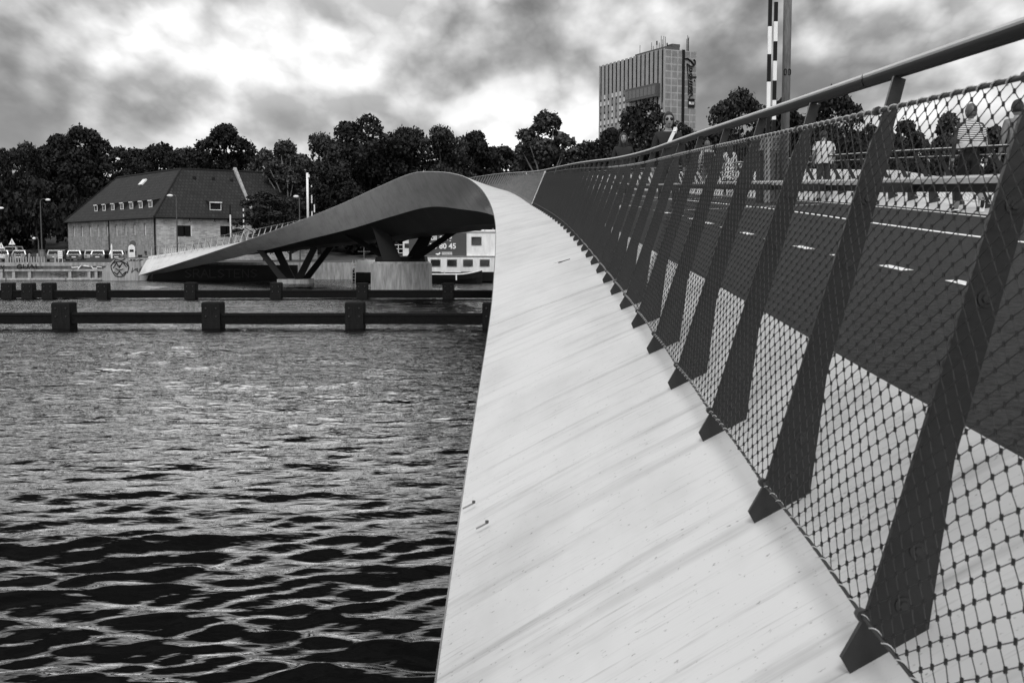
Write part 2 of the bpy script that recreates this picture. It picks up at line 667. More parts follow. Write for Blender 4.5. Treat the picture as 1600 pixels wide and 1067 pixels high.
# ------------------------------------------------------------------ alignment of the bridge
KN = np.array([0, 4, 8, 12, 16, 20, 25, 30, 40, 50, 60, 70, 80, 90, 100, 110, 120, 130, 140, 150.])
KAP = [-0.00095, -6e-05, 0.0012, 0.00239, 0.00283, 0.00249, 0.00156, 0.00081, 0.00068, 0.00329, 0.00631, 0.00814, 0.0086, 0.009, 0.01002, 0.01165, 0.01363, 0.01572, 0.01779, 0.01982]
ZA = [3.29094, 3.48816, 3.7044, 3.91039, 4.15293, 4.42184, 4.74033, 5.03348, 5.60297, 6.20854, 6.8174, 7.35502, 7.66485, 7.65938, 7.32919, 6.73865, 5.94985, 5.00591, 3.9545, 2.85468]
AL = [0.62105, 0.51544, 0.41007, 0.32579, 0.27668, 0.25661, 0.23793, 0.21076, 0.13303, -0.00293, -0.20736, -0.44602, -0.64143, -0.78335, -0.71612, -0.516, -0.24262, 0.09912, 0.47443, 0.88725]
WW = [1.89783, 1.9023, 1.90042, 1.91176, 1.95932, 1.9931, 1.99679, 1.97793, 1.97367, 2.04673, 2.15934, 2.30774, 2.6137, 2.90728, 2.74586, 2.47086, 2.33946, 2.35072, 2.53673, 2.82933]
CI = [0.97861, 1.03247, 1.08677, 1.14172, 1.19713, 1.25257, 1.32132, 1.38882, 1.5188, 1.63225, 1.70558, 1.6944, 1.56164, 1.40958, 1.25522, 1.10, 1.25, 1.75, 2.1, 1.8]
CD = [1.90097, 1.90823, 1.9155, 1.92294, 1.93073, 1.93897, 1.94981, 1.96146, 1.99024, 2.04204, 2.14487, 2.34481, 2.60163, 2.60004, 2.50763, 2.26981, 1.78435, 1.23901, 0.70381, 0.09631]
S0, S1, DS = -14.0, 150.0, 0.25
SG = np.arange(S0, S1 + 1e-6, DS)


def spline(vals, s):
    v = np.asarray(vals, float)
    d = np.gradient(v, KN)
    h0, h1 = np.diff(KN)[:-1], np.diff(KN)[1:]
    s = np.asarray(s, float)
    i = np.clip(np.searchsorted(KN, s, side='right') - 1, 0, len(KN) - 2)
    h = KN[i + 1] - KN[i]
    t = (s - KN[i]) / h
    tc = np.clip(t, 0, 1)
    r = (2 * tc**3 - 3 * tc**2 + 1) * v[i] + (-2 * tc**3 + 3 * tc**2) * v[i + 1] + h * ((tc**3 - 2 * tc**2 + tc) * d[i] + (tc**3 - tc**2) * d[i + 1])
    return r


g_kap = spline(KAP, np.maximum(SG, 0)) * (SG >= 0)
i0 = int(round((0 - S0) / DS))
g_h = np.concatenate([[0], np.cumsum((g_kap[1:] + g_kap[:-1]) / 2 * DS)])
g_h = g_h - g_h[i0] - 0.0245
g_x = np.concatenate([[0], np.cumsum((-np.sin(g_h)[1:] - np.sin(g_h)[:-1]) / 2 * DS)])
g_y = np.concatenate([[0], np.cumsum((np.cos(g_h)[1:] + np.cos(g_h)[:-1]) / 2 * DS)])
g_x = g_x - g_x[i0] + 1.2938
g_y = g_y - g_y[i0]
g_z = np.where(SG >= 0, spline(ZA, np.maximum(SG, 0)), ZA[0] + 0.05 * SG)
g_al = spline(AL, np.maximum(SG, 0))
g_w = spline(WW, np.maximum(SG, 0))
g_ci = spline(CI, np.maximum(SG, 0))
g_cd = spline(CD, np.maximum(SG, 0))
CROSS, DECK_W = 0.042, 5.75


def gi(arr, s):
    return np.interp(s, SG, arr)


def P(s, r, dz):
    """point at station s, r metres right of the deck's left edge, dz above that edge"""
    s = np.asarray(s, float)
    h = gi(g_h, s)
    return np.stack([gi(g_x, s) + np.cos(h) * r, gi(g_y, s) + np.sin(h) * r, gi(g_z, s) + dz], -1)


def PV(s, r, dz):
    return Vector(P(s, r, dz))


def axes(s):
    h = float(gi(g_h, s))
    return Vector((math.cos(h), math.sin(h), 0)), Vector((-math.sin(h), math.cos(h), 0))   # right, forward


def deck_pt(s, r):
    return PV(s, r, CROSS * r)


def wing_pt(s, t, lift=0.0):
    """on the left wing, t metres out from the deck edge"""
    a = gi(g_al, s)
    return P(s, -t * np.cos(a) + lift * -np.sin(a), -t * np.sin(a) + lift * np.cos(a))


# right wing: dips below the deck near the camera, rises above it farther out
AR = lambda s: np.interp(s, [-14, 6, 16, 21, 26, 34, 60, 90, 125, 150], [0.5, 0.32, 0.02, -0.22, -0.42, -0.50, -0.55, -0.6, -0.2, 0.5])
WRT = 1.75


def rwing_pt(s, t, lift=0.0):
    a = AR(s)
    return P(s, DECK_W + t * np.cos(a) + lift * np.sin(a), CROSS * DECK_W - t * np.sin(a) + lift * np.cos(a))


def loft(mb, rows, uvs=None, flip=False):
    """rows: list of arrays (n,3), one for each profile point; a grid of shared vertices"""
    n, o = len(rows[0]), len(mb.v)
    for r_ in rows:
        mb.v.extend([tuple(map(float, p)) for p in r_])
    for j in range(len(rows) - 1):
        for i in range(n - 1):
            ix = [(j, i), (j, i + 1), (j + 1, i + 1), (j + 1, i)]
            if flip:
                ix = ix[::-1]
            mb.f.append([o + a * n + b for a, b in ix])
            mb.uv.append([(float(uvs[0][b]), float(uvs[1][a][b])) for a, b in ix] if uvs is not None else None)
            mb.mi.append(mb.cur)


# ------------------------------------------------------------------ water and banks
GROUND = 2.1
QUAY = [(-900, 122), (-75, 131.6), (-46, 134.6), (0, 141), (60, 148), (900, 190)]


def quay_y(x):
    return float(np.interp(x, [q[0] for q in QUAY], [q[1] for q in QUAY]))


def make_water():
    # near sheet: real wavelets on a grid that gets finer towards the bridge
    ys = [3.0]
    while ys[-1] < 150:
        ys.append(ys[-1] * 1.0050)
    ys = np.array(ys)
    nx = 470
    u = np.linspace(0, 1, nx)
    x0, x1 = -(0.60 * ys + 5), (0.16 * ys + 6)
    X = x0[:, None] + (x1 - x0)[:, None] * u[None, :]
    Y = np.repeat(ys[:, None], nx, 1)
    Z = np.zeros_like(X)
    DX = np.zeros_like(X)
    DY = np.zeros_like(X)
    r = np.random.default_rng(5)
    step = np.maximum(0.005 * Y, (x1 - x0)[:, None] / nx)
    wind = R(-82)
    for k in range(110):
        if k < 72:
            lam = 0.24 * (0.90 / 0.24) ** r.random()
            th = wind + r.normal(0, 0.38)
            amp = 0.0048 * lam * (0.5 + r.random())
        else:
            lam = 0.90 * (3.2 / 0.90) ** r.random()
            th = wind + r.normal(0, 0.30)
            amp = 0.0023 * lam * (0.5 + r.random())
        kx, ky = math.cos(th) * 2 * math.pi / lam, math.sin(th) * 2 * math.pi / lam
        ph = kx * X + ky * Y + r.random() * 6.283
        fade = np.clip((lam / step - 2.5) / 3.0, 0, 1)
        Z += amp * fade * np.cos(ph)
        q = 0.75
        DX -= q * amp * fade * math.cos(th) * np.sin(ph)
        DY -= q * amp * fade * math.sin(th) * np.sin(ph)
    # gusts: patches where the surface is rougher or calmer
    gust = 1.0 + 0.35 * np.sin(X * 0.13 + Y * 0.09 + 1.0) * np.sin(Y * 0.17 - X * 0.05)
    V = np.stack([X + DX * gust, Y + DY * gust, Z * gust], -1).reshape(-1, 3)
    ny = len(ys)
    idx = np.arange(ny * nx).reshape(ny, nx)
    F = np.stack([idx[:-1, :-1], idx[:-1, 1:], idx[1:, 1:], idx[1:, :-1]], -1).reshape(-1, 4)
    me = bpy.data.meshes.new('water')
    me.vertices.add(len(V))
    me.vertices.foreach_set('co', V.ravel())
    me.loops.add(len(F) * 4)
    me.loops.foreach_set('vertex_index', F.ravel().astype(np.int32))
    me.polygons.add(len(F))
    me.polygons.foreach_set('loop_start', np.arange(0, len(F) * 4, 4, dtype=np.int32))
    me.polygons.foreach_set('use_smooth', np.ones(len(F), bool))
    me.materials.append(M['water'])
    me.update()
    me.validate()
    structure(link('water', me))
    mb = MB()
    mb.quad((-1500, -600, -0.45), (1500, -600, -0.45), (1500, 400, -0.45), (-1500, 400, -0.45))
    structure(mb.build('water_basin', M['water']))


make_water()

mb = MB()
pts = [(x, y, GROUND) for x, y in QUAY] + [(5000, 190, GROUND), (5000, 8000, GROUND), (-5000, 8000, GROUND), (-5000, 122, GROUND)]
mb.add(pts, [tuple(range(len(pts)))])
structure(mb.build('ground', M['ground']))

# quay wall, in lengths one can tell apart
quay = thing('quay_wall', 'graffiti covered pale concrete quay wall along the far bank', 'quay wall', (-60, 133, 0))
qw = MB()
for (xa, ya), (xb, yb) in zip(QUAY[:-1], QUAY[1:]):
    qw.quad((xa + 60, ya - 133, -3), (xb + 60, yb - 133, -3), (xb + 60, yb - 133, GROUND - 0.03), (xa + 60, ya - 133, GROUND - 0.03))
qw.build('wall_face', M['concrete'], quay)


def quay_line(x, off, z):
    return Vector((x + 60, quay_y(x) - off - 133, z))


for xa, xb in ((-90, -68.6), (-68.5, -57.3), (-57.2, -46.6)):
    c_ = MB()
    c_.bar(quay_line(xa, 0.25, GROUND - 0.18), quay_line(xb, 0.25, GROUND - 0.18), 0.5, 0.42)
    c_.build('coping', M['concrete'], quay)
for xa, xb in ((-90, -70), (-69.8, -60.2), (-60, -48.5)):
    c_ = MB()
    c_.bar(quay_line(xa, 0.30, 1.22), quay_line(xb, 0.30, 1.22), 0.6, 0.24)
    c_.build('ledge', M['concrete'], quay)
pp = MB()
pp.box((0, 0, 0), (0.34, 0.36, 1.0))
pm = pp.mesh('fender_post', M['concrete'])
for x in (-73, -70.4, -66.3, -62.8, -60.4, -59.0, -57.2, -52.6, -50.4, -49.6):
    o = link('fender_post', pm, quay)
    o.location = quay_line(x, 0.34, 0.62)
for xa, xb in ((-74, -67.4), (-67.2, -59.8), (-59.6, -53), (-52.8, -46)):
    c_ = MB()
    c_.tube([quay_line(xa, 0.75, 0.12), quay_line(xb, 0.75, 0.12)], 0.17, 8)
    c_.build('timber_rub_rail', M['concrete'], quay)
low = MB()
low.box((0, 0, 0), (5.2, 3.0, 1.35))
o = low.build('corner_block', M['concrete'], quay)
o.location = (-15.6, -3.0, 0.55)
c_ = MB()
c_.box((-15.6, -3.0, 1.5), (5.0, 2.9, 0.6))
c_.build('dark_cap', M['timber_block'], quay)


def strokes(name, lines, wdt, m, parent, org, ux, uz, out):
    """painted letters: flat ribbons lying on a wall"""
    mb_ = MB()
    ux, uz, out = Vector(ux), Vector(uz), Vector(out)
    for ln in lines:
        for (a, b), (c, d) in zip(ln[:-1], ln[1:]):
            p, q = Vector(org) + ux * a + uz * b, Vector(org) + ux * c + uz * d
            t = (q - p)
            if t.length < 1e-4:
                continue
            t.normalize()
            mb_.bar(p - t * wdt * 0.3, q + t * wdt * 0.3, 0.012, wdt, up=out.cross(t))
    return mb_.build(name, m, parent)


def scrawl(n, w, h, seed):
    r = random.Random(seed)
    out, x = [], 0.0
    for _ in range(n):
        ln = [(x + r.uniform(0, w), r.uniform(0, h)) for _ in range(r.choice((3, 4, 5)))]
        out.append(ln)
        x += w * 0.85
    return out


GL = {'G': [[(.9, .85), (.5, 1), (.1, .7), (.1, .3), (.5, 0), (.9, .2), (.9, .5), (.55, .5)]], 'U': [[(.1, 1), (.1, .25), (.5, 0), (.9, .25), (.9, 1)]],
      'A': [[(0, 0), (.5, 1), (1, 0)], [(.25, .4), (.75, .4)]], 'L': [[(.1, 1), (.1, 0), (.9, 0)]], 'S': [[(.9, .85), (.5, 1), (.1, .75), (.9, .3), (.5, 0), (.1, .15)]],
      'R': [[(.1, 0), (.1, 1), (.7, 1), (.85, .75), (.6, .5), (.1, .5)], [(.5, .5), (.95, 0)]], 'E': [[(.9, 1), (.1, 1), (.1, 0), (.9, 0)], [(.1, .5), (.7, .5)]],
      'N': [[(.1, 0), (.1, 1), (.9, 0), (.9, 1)]], 'T': [[(0, 1), (1, 1)], [(.5, 1), (.5, 0)]], 'I': [[(.5, 0), (.5, 1)]]}


def word(s, w, h, gap=1.15):
    out = []
    for i, ch in enumerate(s):
        out += [[(i * w * gap + a * w, b * h) for a, b in ln] for ln in GL[ch]]
    return out


qn = Vector((0, -1, 0))
strokes('graffiti_letters', word('GUAL', 0.62, 0.52), 0.11, M['black'], quay, quay_line(-58.6, 0.53, 1.36), (1, 0.1, 0), (0, 0, 1), qn)
strokes('graffiti_scrawl', scrawl(12, 0.6, 0.5, 3), 0.09, M['black'], quay, quay_line(-66.2, 0.53, 1.38), (1, 0.1, 0), (0, 0, 1), qn)
strokes('graffiti_scrawl', scrawl(7, 0.7, 0.4, 8), 0.08, M['white'], quay, quay_line(-71.5, 0.53, 1.40), (1, 0.1, 0), (0, 0, 1), qn)
strokes('graffiti_scrawl', scrawl(5, 0.9, 0.4, 12), 0.10, M['white'], quay, quay_line(-52.6, 0.53, 1.38), (1, 0.1, 0), (0, 0, 1), qn)
strokes('graffiti_scrawl', scrawl(6, 0.8, 0.5, 21), 0.06, M['dark_grey'], quay, quay_line(-55.2, 0.05, 0.4), (1, 0.1, 0), (0, 0, 1), qn)

# pale return wall with the round painted face beside the bridge end
ret = thing('abutment_wall', 'pale wall with a round painted face beside the bridge landing', 'wall', (-46.0, 133.6, 0))
mb = MB()
mb.prism([(-2.6, -0.9), (2.2, -0.9), (3.6, 2.3), (-1.0, 2.3), (-2.6, 0.9)], (0, 0, 0.35), (1, 0.1, 0), (0, 0, 1), (0, 1, 0), 0.6)
mb.build('wall_face', M['concrete'], ret)
circ = [[(math.cos(a) * (0.92 + .12 * math.sin(3 * a)) - 0.6, math.sin(a) * (1.0 + .1 * math.cos(2 * a)) + 1.35) for a in np.linspace(0.3, 6.0, 17)],
        [(-1.3, 1.5), (-0.9, 2.1), (-0.6, 1.5), (-0.2, 2.2), (0.2, 1.6)], [(-1.25, 1.0), (-0.9, 0.7), (-0.6, 1.1), (-0.3, 0.65), (0.1, 1.0)], [(-1.0, 1.4), (-0.7, 1.2), (-0.2, 1.35)],
        [(-1.4, 2.0), (-1.0, 2.5), (-0.3, 2.35), (0.1, 2.6)], [(0.3, 0.9), (0.5, 1.6), (0.3, 2.2)], [(-0.8, 1.75), (-0.6, 1.65), (-0.5, 1.8)]]
strokes('graffiti_face', circ, 0.10, M['black'], ret, (0, -0.34, 0.0), (1, 0.1, 0), (0, 0, 1), qn)
strokes('graffiti_scrawl', scrawl(4, 0.5, 0.8, 31), 0.06, M['black'], ret, (0.7, -0.28, 0.9), (1, 0.1, 0), (0, 0, 1), qn)
strokes('graffiti_scrawl', scrawl(4, 0.5, 0.3, 33), 0.07, M['black'], ret, (0.4, -0.28, 2.2), (1, 0.1, 0), (0, 0, 1), qn)

# abutment below the bridge end, darkened in colour for the bridge's shade
ab = thing('bridge_abutment', 'lettered abutment wall under the far bridge end, the shade put into its dark colour', 'abutment', (-33, 134, 0))
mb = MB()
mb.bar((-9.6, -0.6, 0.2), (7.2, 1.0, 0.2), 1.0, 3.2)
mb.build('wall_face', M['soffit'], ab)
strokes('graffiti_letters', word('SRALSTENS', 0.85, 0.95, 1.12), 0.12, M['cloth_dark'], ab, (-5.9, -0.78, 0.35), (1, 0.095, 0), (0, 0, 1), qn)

# ------------------------------------------------------------------ the footbridge
bridge = thing('footbridge', 'white steel footbridge with twisting wing edges curving left across the water', 'bridge', (0, 0, 0))
cuts = [-14.0, -2.0, 11.0, 24.5, 38.0, 51.5, 65.0, 78.5, 92.0, 105.5, 119.0, 132.5, 150.0]
EDGE = 0.05
for a, b in zip(cuts[:-1], cuts[1:]):
    n = max(int((b - a) / 0.5), 4)
    s = np.linspace(a + 0.006, b - 0.006, n + 1)
    w = gi(g_w, s)
    al = gi(g_al, s)
    mb = MB()
    ts = [0.0, 0.25, 0.5, 0.75, 1.0]
    rows, vv = [], []
    for k in ts:
        bulge = 0.018 * math.sin(math.pi * k)
        rows.append(wing_pt(s, w * k, bulge))
        vv.append(w * k)
    loft(mb, rows, (s, vv))
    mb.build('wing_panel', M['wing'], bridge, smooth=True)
    # outer face below the rounded edge
    mb = MB()
    Br, Bz = -w * np.cos(al), -w * np.sin(al)
    ci, cd = gi(g_ci, s), gi(g_cd, s)
    Cr, Cz = Br + ci, Bz - cd
    rows = [P(s, Br, Bz), P(s, Br - 0.012, Bz - 0.03)]
    vv = [0 * s, 0 * s + .04]
    for k in (0.2, 0.4, 0.6, 0.8, 1.0):
        bl = 0.05 * math.sin(math.pi * k)
        rows.append(P(s, Br - 0.012 * (1 - k) + ci * k - bl * np.minimum(1, cd), Bz - cd * k - 0.03 * (1 - k)))
        vv.append(k * np.hypot(ci, cd) + .09)
    loft(mb, rows, (s, vv))
    mb.build('outer_panel', M['wing_side'], bridge, auto=30)
    # soffit: from the lower edge down to a shallow keel and up to the other side
    keel = np.interp(s, [-14, 60, 95, 110, 135, 150], [1.5, 1.9, 2.25, 2.1, 1.2, 0.5])
    keel = np.maximum(keel, 0.4)
    ar = AR(s)
    rBr, rBz = DECK_W + WRT * np.cos(ar), CROSS * DECK_W - WRT * np.sin(ar)
    rcd = np.interp(s, [-14, 100, 125, 150], [1.6, 1.6, 1.2, 0.15])
    rows = [P(s, Cr, Cz), P(s, 0 * s + 0.9, -keel), P(s, 0 * s + 4.6, -keel), P(s, rBr - 0.8, rBz - rcd)]
    mb = MB()
    loft(mb, rows)
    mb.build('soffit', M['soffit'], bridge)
    mb = MB()
    loft(mb, [P(s, rBr - 0.8, rBz - rcd), P(s, rBr + 0.05, rBz - 0.05), P(s, rBr, rBz)], (s, [0 * s, 0 * s + 1.5, 0 * s + 1.6]))
    mb.build('outer_panel', M['wing_side'], bridge)
    mb = MB()
    loft(mb, [rwing_pt(s, WRT), rwing_pt(s, WRT * 0.5, 0.03), rwing_pt(s, 0.0)], (s, [0 * s + 1.75, 0 * s + .9, 0 * s]))
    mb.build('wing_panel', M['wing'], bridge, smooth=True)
# closing plates at both ends
for se in (S0 + 0.01, S1 - 0.01):
    al, w = float(gi(g_al, se)), float(gi(g_w, se))
    ci, cd = float(gi(g_ci, se)), float(gi(g_cd, se))
    ar = float(AR(se))
    k = 1.5 if se < 0 else 0.5
    prof = [(0, 0), (-w * math.cos(al), -w * math.sin(al)), (-w * math.cos(al) + ci, -w * math.sin(al) - cd), (0.9, -k), (4.6, -k),
            (DECK_W + WRT * math.cos(ar), CROSS * DECK_W - WRT * math.sin(ar)), (DECK_W, CROSS * DECK_W)]
    mb = MB()
    pv = [PV(se, r, z) for r, z in prof]
    mb.add(pv, [tuple(range(len(pv)))])
    mb.build('end_plate', M['wing_side'], bridge)

s = np.arange(S0, S1 + .01, 0.5)
mb = MB()
loft(mb, [P(s, 0 * s, 0 * s - 0.0), P(s, 0 * s + DECK_W / 2, 0 * s + CROSS * DECK_W / 2), P(s, 0 * s + DECK_W, 0 * s + CROSS * DECK_W)], flip=True)
deck = mb.build('deck', M['asphalt'], bridge)


def strip(name, sa, sb, ra, rb, lift=0.005, m='marking', n=None):
    ss = np.linspace(sa, sb, n or max(2, int((sb - sa) / 0.6) + 1))
    a_ = np.full_like(ss, ra)
    b_ = np.full_like(ss, rb)
    q = MB()
    loft(q, [P(ss, a_, a_ * CROSS + lift), P(ss, b_, b_ * CROSS + lift)], flip=True)
    return q.build(name, M[m], deck)


strip('edge_line', 2, 24.0, 3.62, 3.72)
strip('edge_line', 24.4, 148, 3.55, 3.67)
sd = 2.6
while sd < 100:
    strip('lane_dash', sd, sd + 0.62, 1.52, 1.62)
    sd += 1.55
strip('far_edge_line', 2, 148, 5.42, 5.50)
strip('stop_line', 24.1, 24.22, 1.9, 5.0, n=2)
strip('stop_line', 34.1, 34.3, 1.9, 5.0, n=2)
for k in range(3):
    strip('drain_grating', 4.72 + 0.09 * k, 4.765 + 0.09 * k, 0.9, 5.3, n=2, m='rail_low')
strip('joint_plate', 37.92, 38.10, 0.03, 5.7, n=2, m='galv')

# ------------------------------------------------------------------ railings
PITCH, FIRST = 1.08, 2.42
TOPR, TOPZ = -0.19, 1.06


def post_mesh(s, side):
    ar_, fw = axes(s)
    if side == 'L':
        al = float(gi(g_al, s))
        base = lambda t, l: Vector((-t * math.cos(al) - l * math.sin(al), -t * math.sin(al) + l * math.cos(al)))
        t0, t1 = 0.71, 0.50
        top = Vector((TOPR - 0.02, TOPZ))
    else:
        al = float(AR(s))
        c = CROSS * DECK_W
        base = lambda t, l: Vector((DECK_W + t * math.cos(al) + l * math.sin(al), c - t * math.sin(al) + l * math.cos(al)))
        t0, t1 = 0.55, 0.33
        top = Vector((DECK_W + 0.06, c + 1.02))
    o0, o1 = base(t0, 0.012), base(t1, 0.012)
    # in steeply raised sections the root is kept clear of the wing
    tip = base(t0 - 0.012, 0.055)
    d_o = (top - o0).normalized()
    nrm = Vector((-d_o.y, d_o.x))
    if nrm.dot(o1 - o0) < 0:
        nrm = -nrm
    L_ = (top - o0).length

    def e(k, wd):
        return o0 + d_o * (k * L_) + nrm * wd
    poly = [o0 + (o1 - o0) * 0.05, o1, e(0.36, 0.082), e(0.80, 0.064), e(0.875, 0.063), e(0.895, 0.046), e(1.0, 0.038), e(1.0, 0.0), e(0.895, 0.004), e(0.86, -0.006), e(0.10, 0.0), tip]
    mb_ = MB()
    mb_.prism([(p.x, p.y) for p in poly], PV(s, 0, 0), ar_, (0, 0, 1), fw, 0.018)
    return mb_, e, ar_, fw


def post_locs():
    s = FIRST - 3 * PITCH
    while s < 149.5:
        yield s
        s += PITCH


rail_l = thing('bridge_railing', 'near netted railing of leaning dark posts along the white wing', 'railing', (0, 0, 0), group='railings of the footbridge')
ring = MB()
ring.tube([(0, -0.003, 0), (0, 0.0, 0)], 0.019, 14)
ring.tube([(0, -0.009, 0), (0, -0.003, 0)], [0.010, 0.012], 6)
bolt_me = ring.mesh('bolt', M['bolt'])
for s in post_locs():
    mb, e, ar_, fw = post_mesh(s, 'L')
    po = mb.build('post', M['post'] if s < 38 else (M['post_part_lit'] if s < 112 else M['post_lit']), rail_l)
    if s < 14:
        for kk, ww in ((0.13, 0.072), (0.215, 0.066), (0.60, 0.040), (0.74, 0.036)):
            p2 = e(kk, ww)
            b_ = link('bolt', bolt_me, po)
            b_.location = PV(s, p2.x, p2.y) - fw * 0.010
            b_.rotation_euler = (0, 0, float(gi(g_h, s)))


def sweep(name, prof, sa, sb, m, parent, step=0.5, rfun=None, smooth=True, auto=40):
    ss = np.arange(sa, sb + 1e-6, step)
    mb_ = MB()
    rows = []
    for (r, z) in prof + [prof[0]]:
        if rfun is None:
            rows.append(P(ss, 0 * ss + r, 0 * ss + z))
        else:
            rr, zz = rfun(ss)
            rows.append(P(ss, rr + r, zz + z))
    loft(mb_, rows)
    return mb_.build(name, m, parent, auto=auto)


oval = [(0.040 * math.cos(a), 0.026 * math.sin(a)) for a in np.linspace(0, 2 * math.pi, 15)[:-1]]
# flattened tube; its shaded underside is a separate strip painted black
HRP = [(-0.020, 0.003), (-0.023, 0.009), (-0.020, 0.016), (-0.010, 0.020), (0.005, 0.021), (0.015, 0.018), (0.021, 0.010), (0.022, 0.003)]
HRC = [(-0.0215, 0.002), (0.0215, 0.002), (0.020, -0.011), (0.013, -0.024), (-0.014, -0.024), (-0.022, -0.009)]
sec = [(-12.0, 3.83), (3.84, 23.25), (23.26, 37.96), (38.06, 62.0), (62.02, 92.0), (92.02, 120.0), (120.02, 149.6)]
for a, b in sec:
    sweep('handrail', [(r + TOPR - 0.0, z + TOPZ + 0.022) for r, z in HRP], a, b, M['rail'], rail_l, step=(b - a) / max(8, round((b - a) / 0.6)))
    sweep('rail_underside_shade', [(r + TOPR, z + TOPZ + 0.022) for r, z in HRC], a, b, M['black'], rail_l, step=(b - a) / max(8, round((b - a) / 0.6)))
low_prof = [(0.045, 0.006), (0.035, 0.020), (-0.005, 0.022), (-0.015, 0.015), (-0.015, 0.0), (0.04, -0.002)]
low_shade = [(-0.010, -0.001), (0.036, -0.003), (0.034, -0.024), (-0.008, -0.022)]  # shaded underside of the lower rail, painted as a black strip
for a, b in ((-10, 8.9), (8.96, 37.9)):
    sweep('lower_rail', [(r - 0.13, z + 0.73) for r, z in low_prof], a, b, M['rail_low'], rail_l, step=(b - a) / max(8, round((b - a) / 0.6)))
    sweep('lower_rail_shade', [(r - 0.13, z + 0.73) for r, z in low_shade], a, b, M['black'], rail_l, step=(b - a) / max(8, round((b - a) / 0.6)))
# brackets that carry the lower rail
for s in post_locs():
    if s > 37:
        break
    q = MB()
    q.bar(PV(s, -0.26, 0.72), PV(s, -0.13, 0.72), 0.02, 0.03)
    q.build('bracket', M['post'], rail_l)

def net_pt(s, v):
    """the net lies on the outer edges of the posts and hangs a little between them"""
    a = gi(g_al, s)
    ph = (np.asarray(s) - FIRST) / PITCH
    sag = 0.012 * np.sin(np.pi * (ph - np.floor(ph)))
    r0, z0 = -0.71 * np.cos(a), -0.71 * np.sin(a)
    r1, z1 = TOPR - 0.02, TOPZ
    k = 0.105 + (0.925 - 0.105) * v
    return P(s, r0 + (r1 - r0) * k - 0.016, z0 + (z1 - z0) * k + sag * (1 - v))


def wires(A_, B_, rad, n, name, m, parent, kind='stuff'):
    d = B_ - A_
    L_ = np.linalg.norm(d, axis=1, keepdims=True)
    t = d / np.maximum(L_, 1e-9)
    A_ = A_ - t * rad * 0.5
    B_ = B_ + t * rad * 0.5
    ref = np.tile(np.array([[0.31, 0.2, 0.93]]), (len(t), 1))
    u = np.cross(t, ref)
    u /= np.linalg.norm(u, axis=1, keepdims=True)
    w = np.cross(t, u)
    V = []
    for E_ in (A_, B_):
        for k in range(n):
            a = 2 * math.pi * k / n
            V.append(E_ + (u * math.cos(a) + w * math.sin(a)) * rad)
    V = np.stack(V, 1).reshape(-1, 3)
    base = (np.arange(len(A_)) * 2 * n)[:, None, None]
    loc = np.array([[k, (k + 1) % n, n + (k + 1) % n, n + k] for k in range(n)])[None]
    F = (base + loc).reshape(-1, 4)
    me = bpy.data.meshes.new(name)
    me.vertices.add(len(V))
    me.vertices.foreach_set('co', V.ravel())
    me.loops.add(len(F) * 4)
    me.loops.foreach_set('vertex_index', F.ravel().astype(np.int32))
    me.polygons.add(len(F))
    me.polygons.foreach_set('loop_start', np.arange(0, len(F) * 4, 4, dtype=np.int32))
    me.polygons.foreach_set('use_smooth', np.ones(len(F), bool))
    me.materials.append(m)
    me.update()
    o_ = link(name, me, parent)
    if kind:
        o_['kind'] = kind
    return o_


def netting(fn, sa, sb, p, rows, rad, n, parent, jit=0.0):
    ni = int((sb - sa) / (p / 2))
    I, J = np.meshgrid(np.arange(ni + 1), np.arange(rows + 1), indexing='ij')
    S_ = sa + I * p / 2
    V_ = J / rows
    K_ = fn(S_, V_)
    K_ = K_ + rng.normal(0, jit, K_.shape)
    ok = (I + J) % 2 == 0
    A_, B_ = [], []
    for di in (-1, 1):
        if di == 1:
            m_ = ok[:-1, :-1]
            A_.append(K_[:-1, :-1][m_]); B_.append(K_[1:, 1:][m_])
        else:
            m_ = ok[1:, :-1]
            A_.append(K_[1:, :-1][m_]); B_.append(K_[:-1, 1:][m_])
    wires(np.concatenate(A_), np.concatenate(B_), rad, n, 'netting', M['wire'], parent)
    return K_[ok], S_[ok]


knots, ks = netting(net_pt, -2.0, 8.0, 0.082, 46, 0.0014, 4, rail_l, 0.0009)
netting(net_pt, 8.0, 16.0, 0.086, 42, 0.0011, 3, rail_l)
netting(net_pt, 16.0, 38.0, 0.13, 28, 0.0011, 3, rail_l)
netting(net_pt, 38.0, 90.0, 0.42, 8, 0.0022, 3, rail_l)
netting(net_pt, 120.0, 149.0, 0.34, 7, 0.004, 3, rail_l)
near = knots[ks < 9.0]
wires(near + np.array([0, 0, -0.0038]), near + np.array([0, 0, 0.0038]), 0.0038, 5, 'ferrule', M['wire'], rail_l)


def cable(name, v, sa, sb, rad, step=0.135):
    ss = np.arange(sa, sb, step)
    q = net_pt(ss, np.full_like(ss, v))
    mb_ = MB()
    mb_.tube([Vector(p) for p in q], rad, 6)
    return mb_.build(name, M['wire'], rail_l, smooth=True)


cable('top_cable', 1.0, -2, 60, 0.0062)
cable('bottom_cable', 0.0, -2, 60, 0.0048)
cable('top_cable', 1.0, 60, 149, 0.009, 0.6)
cable('bottom_cable', 0.0, 60, 149, 0.009, 0.6)
# wire wound round the top and bottom cables
for v, sg in ((1.0, 1), (0.0, -1)):
    ss = np.arange(-1.0, 16.0, 0.0105)
    q = net_pt(ss, np.full_like(ss, v))
    ang = ss / 0.085 * 2 * math.pi
    rr_ = 0.0085 if v > 0.5 else 0.0058
    off = np.stack([np.cos(ang) * rr_, 0 * ang, np.sin(ang) * rr_], -1)
    q = q + off
    wires(q[:-1], q[1:], 0.0026 if v > 0.5 else 0.0014, 4, 'lacing', M['rail'], rail_l, kind='stuff')
